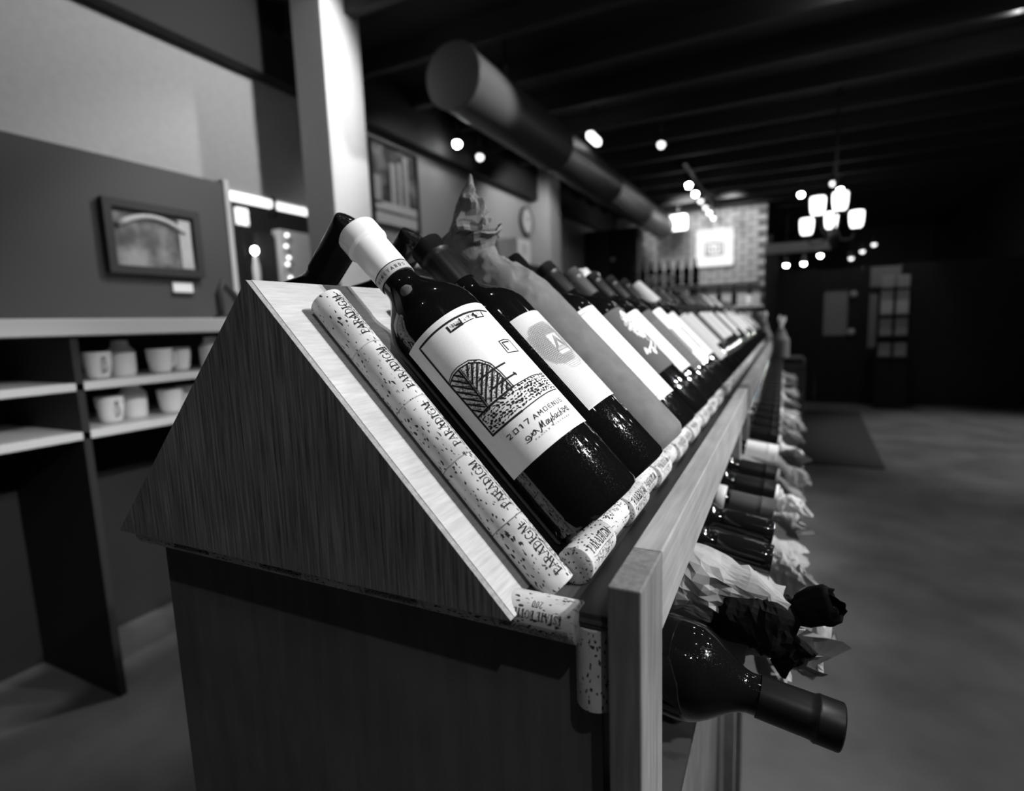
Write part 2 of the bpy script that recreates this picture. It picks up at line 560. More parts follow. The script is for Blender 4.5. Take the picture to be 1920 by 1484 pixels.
# left wall: full beyond the pass-through, bulkhead above it
bm = bmesh.new()
add_box(bm, (XL - 0.12, 2.5, FZ), (XL, YB, 1.6))
add_box(bm, (XL - 0.12, YN, 0.95), (XL, 2.5, 1.6))
wl = obj('wall_left', bm, None, None, MAT['wall'])
tag(wl, 'plain gray painted wall left of the rack', 'wall', kind='structure')
tr = box('trim_1', (XL - 0.14, YN, 1.6), (XL + 0.10, YB, CZ), MAT['black'])
tag(tr, 'black soffit band above the gray left wall', 'trim', kind='structure')
wr = box('wall_right', (XR, YN, FZ), (XR + 0.1, YF, CZ), MAT['darkwood'])
tag(wr, 'dark wall right of the aisle', 'wall', kind='structure')
bk = box('wall_far', (-0.15, YF, FZ), (XR, YF + 0.1, CZ), MAT['black'])
tag(bk, 'black far wall behind the glazed doors', 'wall', kind='structure')
rb = box('wall_backroom', (-5.0, -0.5, FZ), (-4.9, 6.5, CZ), MAT['partition'])
tag(rb, 'gray wall of the room beyond the pass-through', 'wall', kind='structure')

# brick wall at the end of the shop: mortar core, every brick a piece
wb = box('wall_back', (XL, YB, FZ), (-0.15, YB + 0.2, CZ), MAT['mortar'])
tag(wb, 'brick wall behind the lit sign', 'wall', kind='structure')
bmb = bmesh.new(); add_box(bmb, (-0.109, -0.014, -0.034), (0.109, 0.014, 0.034), 0.004)
brick_me = bpy.data.meshes.new('brick'); bmb.to_mesh(brick_me); bmb.free(); brick_me.materials.append(MAT['brick'])
rr = random.Random(3)
for row in range(19):
    z = 0.42 + row * 0.084
    for c in range(11):
        x = -2.5 + c * 0.236 + (0.118 if row % 2 else 0)
        if x > -0.25 or x < -2.52: continue
        bo = obj('brick', brick_me, wb)
        bo.location = (x, YB - 0.004 - rr.random() * 0.006, z)

# ------------------------------------------------------------------ the display rack
TH = 0.7584
U = Vector((-math.sin(TH), 0, math.cos(TH)))
NN = Vector((math.cos(TH), 0, math.sin(TH)))
YY = Vector((0, 1, 0))


def S(s, n, y):
    return U * s + NN * n + YY * y


def frame(x, y, z, o):
    m = Matrix((x, y, z)).transposed().to_4x4()
    m.translation = o
    return m


CORK_R, CORK_L = 0.0128, 0.0535
cork_prof = [(CORK_R - 0.0005, 0), (CORK_R, 0.0004), (CORK_R, CORK_L - 0.0004), (CORK_R - 0.0005, CORK_L)]
cork_me = lathe(cork_prof, 28, name='cork'); cork_me.materials.append(MAT['cork'])
# prints: text reads along the cork (local +z), letter tops towards local -y
cfn = lambda a, b: ((CORK_R + 0.00012) * math.cos(-b / CORK_R), (CORK_R + 0.00012) * math.sin(-b / CORK_R), a)
tx, wd = text_strokes('PARADIGM', BOOK, 0.0066, 0.06, 0.86)
pr = place(tx, (CORK_L - wd) / 2 + 0.0008, -0.0058)
em = []
er = random.Random(5)
for i in range(26):     # engraved chateau-style flourish below the word
    x0 = 0.012 + er.random() * 0.030; y0 = -0.0085 - er.random() * 0.005
    em.append(([(x0 + 0.0012 * math.cos(k * 1.1 + i) * (1 - k * .08), y0 + 0.0012 * math.sin(k * 1.1 + i)) for k in range(5)], 0.0003))
em.append(([(0.006, -0.0075), (0.012, -0.0085), (0.02, -0.0078), (0.034, -0.0078), (0.044, -0.0085), (0.049, -0.0075)], 0.0003))
print_word = stroke_mesh('cork_print', pr + em, cfn, 0.002); print_word.materials.append(MAT['ink'])
tx, wd = text_strokes('ESTATE BOTTLED', BOOK, 0.0050, 0.05, 0.70)
pe = place(tx, (CORK_L - wd) / 2, -0.0035)
tx, wd2 = text_strokes('2004.', BOOK, 0.0044, 0.10, 0.8)
pe += place(tx, (CORK_L - wd2) / 2, -0.0100)
for i in range(44):     # engraved building elevation on the other side of the words
    x0 = 0.004 + i * 0.00105
    hgt = 0.004 + 0.002 * abs(math.sin(i * 0.9)) + er.random() * 0.0012
    pe.append(([(x0, 0.0048), (x0 + 0.0002, 0.0048 + hgt)], 0.0004))
    if i % 3 == 0: pe.append(([(x0 - 0.001, 0.0062 + er.random() * .003), (x0 + 0.0016, 0.0064 + er.random() * .003)], 0.0005))
print_estate = stroke_mesh('cork_print', pe, cfn, 0.002); print_estate.materials.append(MAT['ink'])


def add_cork(parent, mtx, spin=0.0, pmesh=None):
    c = obj('cork', cork_me, parent, mtx @ Matrix.Rotation(spin, 4, 'Z'))
    if pmesh is not None:
        obj('cork_print', pmesh, c)
    return c


HB = 0.2953                       # length of the sloping board
APX = S(HB, 0, 0)                 # ridge


def make_rack(name, y0, y1, label, near):
    rk = empty(name, (0, y0, FZ), label, 'wine rack')
    inv = Matrix.Translation((0, -y0, -FZ))
    def P(o):
        o.parent = rk
        o.matrix_local = inv @ o.matrix_local
        return o
    ax, az = APX.x, APX.z
    tri = [(0.0, 0.0), (ax, az), (2 * ax, 0.0)]
    tp_ = 0.0044
    P(prism('end_panel', tri, 'y', y0, y0 + tp_, MAT['panel'], None))
    P(prism('end_panel', tri, 'y', y1 - tp_, y1, MAT['panel'], None))
    e0, e1 = NN * -0.0002, NN * 0.0003
    P(prism('panel_edge', [(e0.x, e0.z), (e1.x, e1.z), (ax + e1.x, az + e1.z), (ax + e0.x, az + e0.z)], 'y', y0, y0 + tp_, MAT['board_edge']))
    # sloping boards front and back
    b0, b1_ = NN * -0.0040, NN * 0.0007
    P(prism('sloping_board', [(b0.x, b0.z), (b1_.x, b1_.z), (ax + b1_.x, az + b1_.z), (ax + b0.x, az + b0.z)], 'y', y0 + tp_ + 0.0002, y1 - tp_ - 0.0002, MAT['board']))
    P(prism('sloping_board', [(2 * ax - b0.x, b0.z), (2 * ax - b1_.x, b1_.z), (ax - b1_.x, az + b1_.z), (ax - b0.x, az + b0.z)], 'y', y0 + tp_ + 0.0002, y1 - tp_ - 0.0002, MAT['board']))
    # shelf, rail, post
    P(box('shelf', (-0.02, y0 + 0.018, -0.0045), (0.0574, y1, 0.005), MAT['shelf'], None, 0.0008))
    P(box('shelf_ply_line', (-0.018, y0 + 0.0172, -0.0012), (0.0570, y0 + 0.0182, 0.0012), MAT['cabinet'], None))
    ry0 = y0 + 0.0095
    P(box('rail_post', (0.0574, ry0, FZ), (0.0770, ry0 + 0.0572, 0.0290), MAT['post'], None, 0.0012))
    P(box('rail', (0.0574, ry0 + 0.0576, -0.0255), (0.0770, y1 - 0.004, 0.0290), MAT['rail'], None, 0.0012))
    P(box('rail_post', (0.0578, y1 - 0.20, FZ), (0.0766, y1 - 0.17, -0.0257), MAT['post'], None, 0.001))
    # base cabinet with open front for the lying bottles
    P(box('base_panel', (2 * ax + 0.006, y0 + 0.034, FZ), (0.046, y0 + 0.052, -0.019), MAT['cabinet'], None, 0.001))
    P(box('base_panel', (2 * ax + 0.006, y1 - 0.02, FZ), (0.046, y1 - 0.002, -0.019), MAT['cabinet'], None, 0.001))
    P(box('base_top', (2 * ax + 0.006, y0 + 0.034, -0.019), (-0.03, y1 - 0.002, -0.0165), MAT['cabinet']))
    P(box('base_front', (0.030, y0 + 0.054, FZ), (0.046, y1 - 0.022, -0.40), MAT['cabinet']))
    P(box('base_back', (2 * ax + 0.01, y0 + 0.054, FZ), (2 * ax + 0.026, y1 - 0.022, -0.02), MAT['cabinet']))
    for (dz, x1) in ((-0.128, 0.052), (-0.232, 0.07)):
        c, s_ = math.cos(TB), math.sin(TB)
        xa, za = -0.36, dz + 0.36 * math.tan(TB) * 1.0
        zb = dz - x1 * math.tan(TB)
        za = dz + 0.30 * math.tan(TB)
        P(prism('tray', [(-0.30, za), (x1, zb), (x1, zb - 0.010), (-0.30, za - 0.010)], 'y', y0 + 0.054, y1 - 0.022, MAT['dark']))
    return rk, inv


TB = math.radians(9.0)            # how far the lying bottles dip towards the aisle
rack, inv0 = make_rack('display_rack', 0.0, 0.955, 'nearest wooden A-frame wine rack with cork strips and pale rail', True)
rack2, inv1 = make_rack('display_rack', 0.965, 3.34, 'long farther wine rack continuing the row behind the nearest one', False)

# cork strips on the slope (between neighbouring bottles), the ledge row and the row under the end panel
CS0, CN = -0.0070, 0.0006 + CORK_R - 0.0002
PITCH = 0.0945
for k in range(10):
    yc = 0.0423 + PITCH * k
    if yc > 0.93: break
    for i in range(5):
        spin = [-0.62, -0.50, -0.44, -0.40, -0.46][i]
        m = inv0 @ frame(NN, YY, U, S(CS0 + i * (CORK_L + 0.0003), CN, yc))
        add_cork(rack, m, spin, print_word)
rr = random.Random(11)
xo = Vector((0.50, 0, 0.866)); yo = Vector((0, 1, 0)).cross(xo)
y = 0.0485
i = 0
while y < 3.28:
    rk, iv = (rack, inv0) if y < 0.90 else (rack2, inv1)
    if 0.90 <= y < 0.985:
        y = 0.985
        continue
    zig = 0.0 if i % 2 == 0 else -0.0042
    m = iv @ frame(xo, yo, YY, Vector((0.0235 + zig, y, 0.005 + CORK_R)))
    add_cork(rk, m, [0.0, -0.9, 0.15, 0.4][i % 4], print_word if y < 1.6 else None)
    y += CORK_L + 0.0008 if i % 2 else CORK_L + 0.0012
    i += 1
# under the end panel: row along x, last one reads upside down
mx = frame(Vector((0, -0.94, 0.34)), Vector((-1, 0, 0)).cross(Vector((0, -0.94, 0.34))), Vector((-1, 0, 0)), Vector((0, 0, 0)))
for i in range(8):
    m = mx.copy(); m.translation = (0.0372 - i * (CORK_L + 0.0008), 0.0200, -0.0036)
    add_cork(rack, inv0 @ m, 0.0 if i % 2 == 0 else 0.3, print_estate if i % 2 == 0 else print_word)
m = frame(Vector((0, -1, 0)), Vector((1, 0, 0)), Vector((0, 0, 1)), Vector((0.0555 - 0.0128, 0.032, -0.0060 - CORK_L)))
m = Matrix.Translation((0.0438, 0.030, -0.0058 - CORK_L)) 
add_cork(rack, inv0 @ m, 0.3, None)

# ------------------------------------------------------------------ bottles
BR = 0.038
S0, NB = 0.0097, 0.046


def bottle_meshes(r, body_h, sh_h, H_, neck_r=0.0148):
    prof = [(0.004, 0.006), (r * 0.72, 0.004), (r - 0.006, 0.0), (r - 0.002, 0.0012), (r, 0.005)]
    prof += [(r, body_h * t) for t in (0.35, 0.7, 1.0)]
    for k in range(1, 11):
        t = k / 10
        z = body_h + (sh_h - body_h) * t
        # round shoulder running into a concave foot of the neck
        q = (0.5 + 0.5 * math.cos(PI * t ** 1.15))
        prof.append((neck_r + (r - neck_r) * q ** 0.80, z))
    prof += [(neck_r - 0.0003, sh_h + 0.012), (neck_r - 0.0006, H_ - 0.012), (neck_r + 0.0008, H_ - 0.008), (neck_r + 0.0008, H_ - 0.002), (neck_r - 0.002, H_ - 0.0005)]
    me = lathe(prof, 56, name='bottle_glass')
    me.materials.append(MAT['glass'])
    return me


def capsule_mesh(z0, z1, r0, lip=True, lip_h=0.018, lip_r=0.0014, taper=0.0, round_top=0.0015):
    rl = r0 - taper
    if lip:
        prof = [(r0 - 0.0001, z0), (r0, z0 + 0.0005), (rl + 0.0002, z1 - lip_h - 0.006), (rl + 0.0003, z1 - lip_h - 0.0020), (rl + lip_r, z1 - lip_h), (rl + lip_r + 0.0003, z1 - lip_h + 0.001), (rl + lip_r, z1 - lip_h + 0.002),
                (rl + lip_r, z1 - round_top), (rl + lip_r - round_top * 0.6, z1 - round_top * 0.3), (rl + lip_r - round_top * 1.8, z1)]
    else:
        prof = [(r0 - 0.0001, z0), (r0, z0 + 0.0005), (rl, z1 - 0.003), (rl - 0.001, z1 - 0.0006), (rl - 0.003, z1)]
    return lathe(prof, 48, closed_bottom=False, name='capsule')


def label_mesh(u0, u1, z0, z1, r=BR + 0.00025, rows=1):
    fn = cyl_fn(r)
    n = 36
    v, f = [], []
    for j in range(rows + 1):
        for k in range(n + 1):
            v.append(fn(u0 + (u1 - u0) * k / n, z0 + (z1 - z0) * j / rows))
    for j in range(rows):
        for k in range(n):
            a = j * (n + 1) + k
            f.append((a, a + 1, a + n + 2, a + n + 1))
    # thin edge so that the paper has a thickness
    return pydata('label', v, f, True)


GLASS = {
    'std': bottle_meshes(BR, 0.186, 0.236, 0.298),
    'wide': bottle_meshes(0.0415, 0.180, 0.236, 0.298),
    'slim': bottle_meshes(0.0365, 0.192, 0.238, 0.302),
}
CAPS = {}
for key, mt in (('white', 'cap_white'), ('black', 'cap_black'), ('gray', 'cap_gray'), ('gloss', 'cap_gloss')):
    a = capsule_mesh(0.243, 0.3005, 0.0157); a.materials.append(MAT[mt]); CAPS[key] = a
a = lathe([(0.0156, 0.243), (0.0157, 0.2435), (0.0160, 0.276), (0.0164, 0.290), (0.0166, 0.3000), (0.0160, 0.3012), (0.0146, 0.3012), (0.0138, 0.2998), (0.0130, 0.2990), (0.0110, 0.2988), (0.0100, 0.2994), (0.0040, 0.2996)], 48, False, True, name='capsule'); a.materials.append(MAT['cap_gloss']); CAPS['gloss'] = a
a = capsule_mesh(0.236, 0.303, 0.0215, lip=False, taper=0.004); a.materials.append(MAT['cap_white']); CAPS['wax'] = a


def slope_frame(y, n=NB, s=S0):
    return frame(NN, YY, U, S(s, n, y))


def bottle(y, label, glass='std', cap='black', group='bottles standing along the sloping rack', n=NB, s=S0, spin=0.0, mtx=None):
    m = (mtx or slope_frame(y, n, s)) @ Matrix.Rotation(spin, 4, 'Z')
    b_ = empty('wine_bottle', (0, 0, 0), label, 'bottle', group, m)
    obj('bottle_glass', GLASS[glass], b_)
    if cap: obj('capsule', CAPS[cap], b_)
    return b_


# --- first bottle: white capsule with gray band, large pale label with a drawn barn door
b1 = bottle(0.0912, 'front bottle with white capsule and drawn arched door on its white label', cap=None)
a = capsule_mesh(0.2515, 0.3005, 0.0158, lip_h=0.0165, lip_r=0.0021); a.materials.append(MAT['cap_white'])
obj('capsule', a, b1)
bd = obj('capsule_band', lathe([(0.0150, 0.2425), (0.0156, 0.2427), (0.0156, 0.2508), (0.0158, 0.2510), (0.0158, 0.2516)], 48, False, False, name='band'), b1, None, MAT['band'])
obj('band_line', lathe([(0.01585, 0.2508), (0.01590, 0.2509), (0.01590, 0.2515), (0.01585, 0.2516)], 48, False, False, name='line'), bd, None, MAT['ink'])
tx, wd = text_strokes('VINEYARDS', WIDE, 0.0031, 1.0, 0.62)
obj('band_lettering', stroke_mesh('band_text', place(tx, -0.0325, 0.2449), cyl_fn(0.0158), 0.001), bd, None, MAT['ink'])
LZ0, LZ1 = 0.0566, 0.1782
lb = obj('label', label_mesh(-0.0755, 0.0108, LZ0, LZ1), b1, None, MAT['label'])
mm = lambda l: [(p[0] / 1000, p[1] / 1000) for p in l]
DR = []
def dr(l, w_): DR.append((mm(l), w_ * 1.3 / 1000))
dr([(4, 178.5), (-0.6, 179), (-8.9, 180.1), (-20.4, 181.2), (-33.2, 181.9), (-46.4, 182.3), (-63.7, 182.3), (-64.1, 149.0), (-63.6, 125.9), (-63.4, 98.6)], 1.3)
dr([(-63.4, 98.6), (-52.1, 97.9), (-35.9, 97.4)], 1.3)
dr([(-35.9, 97.3), (-23.7, 97.6), (-10.1, 98.0), (4.7, 98.0)], 0.7)
dr([(-37.7, 179.2), (-37.7, 174.5), (-26.9, 174.6)], 1.3)
dr([(-26.6, 179.6), (-26.9, 174.8)], 0.9); dr([(-31.5, 176.4), (-26.7, 175.9)], 1.1)
dr([(-26.9, 174.7), (-16.5, 174.6)], 0.6); dr([(-13.2, 178.8), (-14.3, 174.4), (-6.4, 173.4), (-5.0, 178.1)], 0.9); dr([(-14.5, 178), (-12.6, 175.5)], 1.6)
dr([(-12.7, 149.5), (-6.5, 149.7), (-0.8, 148.1), (-1.3, 136.8), (-13.4, 138.3), (-12.7, 149.5)], 0.7)
dr([(-3.5, 147.1), (-10.9, 147.6), (-10.6, 140.6)], 0.9)
dr([(-63.3, 148.2), (-57.3, 151.0), (-50.3, 151.5), (-41.2, 149.8), (-35.0, 145.1), (-30.7, 138.2), (-29.2, 128.9), (-28.8, 115.0)], 0.55)
dr([(-63.0, 147.0), (-57.1, 149.2), (-49.6, 149.6), (-42.2, 148.0), (-36.6, 143.7), (-32.4, 137.4), (-30.8, 128), (-30.4, 116)], 0.8)
dr([(-28.7, 115.0), (-39.0, 114.7), (-52.6, 114.9), (-63.2, 115.0)], 1.3)
dr([(-51.3, 149.0), (-51.6, 132.2), (-52.6, 115.4)], 1.1); dr([(-49.8, 148.8), (-50.2, 132.2), (-51.2, 115.4)], 0.5)
dr([(-44.9, 133.7), (-33, 133.4), (-22.0, 132.8)], 1.1); dr([(-43.8, 122.8), (-20.8, 122.0)], 1.1); dr([(-21.6, 123.4), (-21.0, 120.8)], 0.9)
for l in [[(-44.3, 147.6), (-49.0, 141)], [(-41.0, 146.4), (-49.6, 135.1)], [(-37.6, 144.6), (-49.8, 130.0)], [(-35.0, 142.0), (-49.8, 124.8)], [(-33.2, 138.8), (-50.4, 119.6)], [(-31.8, 134.5), (-47.8, 116.6)], [(-31.2, 129.6), (-43.4, 116.2)], [(-30.8, 124.8), (-38.6, 116.2)], [(-30.6, 119.9), (-34.2, 116.2)],
          [(-56.4, 149.3), (-52.0, 143.2)], [(-60.4, 148.0), (-52.2, 137.4)], [(-62.8, 145.2), (-52.4, 132.0)], [(-63.2, 139.4), (-52.8, 126.5)], [(-63.4, 133.6), (-53.2, 121.4)], [(-63.4, 128.0), (-53.8, 116.8)], [(-63.2, 122.2), (-58.0, 116.0)]]:
    dr(l, 1.0)
    dr([(l[0][0] + 1.1, l[0][1] - 1.2), (l[1][0] + 1.1, l[1][1] + 1.4)], 0.35)
dr([(-28.7, 115.0), (-21.3, 114.6), (-10.2, 114.5), (-2.1, 113.8), (5.5, 111.5)], 0.6)
rr = random.Random(21)
for row in range(7):            # pebbles of the drawn garden wall
    zc = 100.4 + row * 2.15
    x = -62 + rr.random() * 2
    while x < 4.5:
        ln = 0.7 + rr.random() * 1.3
        if not (x < -29 and zc > 113.4):
            dr([(x, zc + rr.uniform(-.7, .7)), (x + ln, zc + rr.uniform(-.8, .8))], rr.choice([0.5, 0.75, 1.0, 1.25]))
        x += ln + 0.9 + rr.random() * 1.4
for i in range(900):            # pencil stipple on the door
    a_ = rr.uniform(-62.5, -31); zc = rr.uniform(116, 149)
    if ((a_ + 47) / 16.5) ** 2 + (max(0, zc - 134) / 15.5) ** 2 > 1: continue
    dr([(a_, zc), (a_ + rr.uniform(.2, .5), zc + rr.uniform(-.4, .4))], 0.3)
for i in range(90):             # shading in the upper window
    a_ = rr.uniform(-36.5, -8); dr([(a_, rr.uniform(175.6, 179.5)), (a_ + .3, rr.uniform(175.6, 179.5))], 0.12)
obj('label_drawing', stroke_mesh('label_drawing', DR, cyl_fn(BR + 0.0004, S0), 0.0018), lb, None, MAT['ink'])
TX = []
BOLD = lambda t_, k_: [(p_, w_ * k_) for p_, w_ in t_]
tx, wd = text_strokes('2017', WIDE, 0.0037, 0.62, 1.02); TX += place(BOLD(tx, 1.35), -0.0562, 0.0876)
tx, wd = text_strokes('AMOENUS.', WIDE, 0.0034, 0.48, 0.92); TX += place(BOLD(tx, 1.35), -0.0330, 0.0872)
tx, wd = text_strokes('Maybach', SCRIPT, 0.0054, 0.03, 0.84, 0.22); TX += place(BOLD(tx, 0.92), -0.0350, 0.0786)
tx, wd = text_strokes('FAMILY VINEYARDS', WIDE, 0.0012, 1.10, 1.0); TX += place(BOLD(tx, 1.5), -0.0415, 0.0755)
def curl(cx_, cy_, r_, a0, turns, flip=1, wd_=0.0006):
    n = int(14 * turns)
    return ([(cx_ + flip * r_ * (1 - .75 * k / n) * math.cos(a0 + 2 * PI * turns * k / n), cy_ + r_ * (1 - .75 * k / n) * math.sin(a0 + 2 * PI * turns * k / n)) for k in range(n + 1)], wd_)
TX += [curl(-0.0452, 0.0800, 0.0025, -2.2, 1.35), curl(-0.0394, 0.0805, 0.0020, 2.6, 1.2), ([(-0.0478, 0.0782), (-0.0440, 0.0776), (-0.0415, 0.0800), (-0.0385, 0.0822), (-0.0360, 0.0790)], 0.0006),
       curl(-0.0092, 0.0812, 0.0020, 0.6, 1.2, -1), curl(-0.0046, 0.0812, 0.0021, 0.4, 1.4), ([(-0.0118, 0.0806), (-0.0095, 0.0790), (-0.0070, 0.0820), (-0.0042, 0.0790), (-0.0020, 0.0802)], 0.0005)]
obj('label_lettering', stroke_mesh('label_lettering', TX, cyl_fn(BR + 0.0004, S0), 0.0008), lb, None, MAT['ink'])

# --- second bottle: black capsule, cream label with honeycomb and an eye in a triangle
b2 = bottle(0.187, 'bottle with matt black capsule and engraved eye on its cream label')
b2['label'] = 'second bottle, matt black capsule and engraved eye triangle on cream label'
c2 = [c for c in b2.children if c.name.startswith('capsule')][0]
lb = obj('label', label_mesh(-0.0345, 0.0190, 0.0668, 0.1712), b2, None, MAT['label_cream'])
LN, HX = [], []
for i in range(34):
    u_ = -33.5 + i * 1.55
    LN.append((mm([(u_, 78), (u_, 180.3)]), 0.00032))
rr = random.Random(4)
for iy in range(26):
    for ix in range(22):
        u_ = -33.4 + ix * 1.9 + (0.95 if iy % 2 else 0); zc = 122 + iy * 1.75
        dd = math.hypot((u_ + 15) / 21, (zc - 145) / 25)
        if dd < 1.0 and not (abs(u_ + 9) < 7.5 and abs(zc - 141) < 11):
            r_ = 0.85
            HX.append((mm([(u_ + r_ * math.cos(a_), zc + r_ * math.sin(a_)) for a_ in [PI / 6 + PI / 3 * k for k in range(7)]]), 0.00060 * (1.15 - dd) + 0.00016))
for k in range(5):              # nested triangle with the eye
    q = 9.5 - k * 1.5
    HX.append((mm([(-9 - q * .95, 141 - q * .75), (-9 + q * .1, 141 + q), (-9 + q, 141 - q * .70), (-9 - q * .95, 141 - q * .75)]), 0.00075 if k in (0, 3) else 0.0004))
for k in range(9):
    HX.append((mm([(-24 + k * .6, 127 - k * 1.4), (-14, 129.5 - k * 1.9), (-4, 130 - k * 1.9), (6 - k * .5, 131 - k * 1.5)]), 0.00035))
for k in range(6):
    HX.append((mm([(-26, 152 + k * 2.2), (-16, 157 + k * 1.9), (-4, 158 + k * 1.8), (6, 153 + k * 2)]), 0.0003))
obj('label_ruling', stroke_mesh('label_ruling', LN, cyl_fn(BR + 0.00035, S0), 0.02), lb, None, MAT['ink_light'])
obj('label_engraving', stroke_mesh('label_engraving', HX, cyl_fn(BR + 0.0004, S0), 0.003), lb, None, MAT['ink_gray'])


# --- crumpled paper ------------------------------------------------------------
def crumple(p, amp, sc, seed):
    """ridged creases: sharp folds between flat facets"""
    q = Vector(p) * sc + Vector((seed * 7.3, seed * 3.1, seed * 5.7))
    d = noise.noise_vector(q * 0.6) * 0.8
    q2 = q + d * 0.6
    a = 1 - 2 * abs(noise.noise(q2 * 1.3)) * 1.6
    b = 1 - 2 * abs(noise.noise(q2 * 2.9 + Vector((5, 1, 9)))) * 1.6
    return Vector(p) + (d * 0.75 + (noise.noise_vector(q * 0.35 + Vector((3, 3, 3))).normalized()) * (a * 0.30 + b * 0.09)) * amp


def wrap_mesh(path, radii, n, amps, sc, seed, flat=None, closed0=False, closed1=False, rim=0.0):
    pts = [Vector(p) for p in path]
    v, f = [], []
    ref = None
    for i, p in enumerate(pts):
        t = (pts[min(i + 1, len(pts) - 1)] - pts[max(i - 1, 0)]).normalized()
        if ref is None:
            ref = (Vector((1, 0, 0)) - t * t.x)
            if ref.length < 0.2: ref = (Vector((0, 1, 0)) - t * t.y)
        ref = (ref - t * ref.dot(t)).normalized()
        b_ = t.cross(ref)
        fl = flat[i] if flat else 1.0
        for k in range(n):
            a_ = 2 * PI * k / n
            q = p + (ref * math.cos(a_) + b_ * math.sin(a_) * fl) * radii[i]
            q = crumple(q, amps[i], sc, seed)
            if rim and i == len(pts) - 1:
                q += t * rim * noise.noise(Vector((math.cos(a_) * 1.7, math.sin(a_) * 1.7, seed)))
            v.append(q)
    m_ = len(pts)
    for i in range(m_ - 1):
        for k in range(n):
            f.append((i * n + k, i * n + (k + 1) % n, (i + 1) * n + (k + 1) % n, (i + 1) * n + k))
    if closed0: f.append(tuple(reversed(range(n))))
    if closed1: f.append(tuple((m_ - 1) * n + k for k in range(n)))
    me = pydata('wrap', v, f, True)
    try: me.set_sharp_from_angle(angle=math.radians(28))
    except Exception: pass
    return me


def lerp_list(a, n):
    """a = list of (t, value); n samples"""
    out = []
    for i in range(n):
        t = i / (n - 1)
        for (t0, v0), (t1, v1) in zip(a, a[1:]):
            if t0 <= t <= t1:
                q = (t - t0) / (t1 - t0 + 1e-9); out.append(v0 + (v1 - v0) * q); break
    return out


def facet(me):
    for p in me.polygons: p.use_smooth = False
    return me


# --- third bottle: wrapped in kraft paper, its top twisted into a spike
b3 = empty('wrapped_bottle', (0, 0, 0), 'bottle wrapped in kraft paper twisted into a tall ragged spike', 'bottle', 'bottles standing along the sloping rack', slope_frame(0.281, 0.047))
nz = 110
zs = [0.305 * i / (nz - 1) for i in range(nz)]
rad = lerp_list([(0, .034), (.015, .0385), (.03, .0402), (.64, .0400), (.72, .0385), (.80, .034), (.88, .027), (.94, .0225), (1.0, .020)], nz)
amp = lerp_list([(0, .0005), (.06, .0005), (.60, .0006), (.72, .0040), (.82, .0085), (1.0, .0100)], nz)
me = wrap_mesh([(0, 0, z) for z in zs], rad, 110, amp, 55, 2.0, closed0=True)
obj('paper_wrap', me, b3, None, MAT['tissue_brown'])
nz = 12
me = facet(wrap_mesh([(0.012 * (i / 11) ** 2, -0.002 * i / 11, 0.288 + 0.034 * i / 11) for i in range(nz)], lerp_list([(0, .017), (.4, .026), (.8, .037), (1, .039)], nz), 30, lerp_list([(0, .006), (1, .014)], nz), 50, 5.0, rim=0.016))
obj('paper_collar', me, b3, None, MAT['tissue_brown'])
nz = 22
path = [(0.006 + 0.050 * (i / 21) ** 1.25, -0.006 + 0.024 * (i / 21), 0.306 + 0.072 * (i / 21)) for i in range(nz)]
rad = lerp_list([(0, .016), (.16, .030), (.30, .027), (.55, .017), (.8, .010), (.92, .0045), (1, .0015)], nz)
me = facet(wrap_mesh(path, rad, 24, lerp_list([(0, .008), (.3, .015), (.8, .009), (1, .002)], nz), 60, 9.0, flat=[.6] * nz, closed1=True))
obj('paper_twist', me, b3, None, MAT['tissue_brown'])

# --- fourth bottle: white label with ruled border and signature
def simple_label(b_, u0, u1, z0, z1, m_, r=BR):
    return obj('label', label_mesh(u0, u1, z0, z1, r + 0.00025), b_, None, MAT[m_])


b4 = bottle(0.372, 'slim bottle with signed white label beside the kraft wrapped one', 'std', 'gloss')
lb = simple_label(b4, -0.042, 0.020, 0.040, 0.182, 'label')
DR = [(mm([(-40, 186), (-14, 186)]), 0.0012), (mm([(-40, 56), (14, 56)]), 0.0007)]
obj('label_border', stroke_mesh('label_border', DR, cyl_fn(BR + 0.0004, S0)), lb, None, MAT['ink_gray'])
tx, wd = text_strokes('Seabel', {**SCRIPT, 'S': (.7, [([(.6, .9), (.4, 1.05), (.2, .8), (.5, .4), (.3, .0), (.0, .1)], .12)])}, 0.0065, 0.02, 0.9, 0.25)
DR = place(tx, -0.0220, 0.068) + [(mm([(-21, 170), (-17, 176), (-12, 175), (-12, 169), (-15, 164)]), 0.0006), (mm([(-14, 152), (-6, 149), (0, 150)]), 0.0005)]
obj('label_signature', stroke_mesh('label_signature', DR, cyl_fn(BR + 0.0004, S0), 0.001), lb, None, MAT['ink_light'])

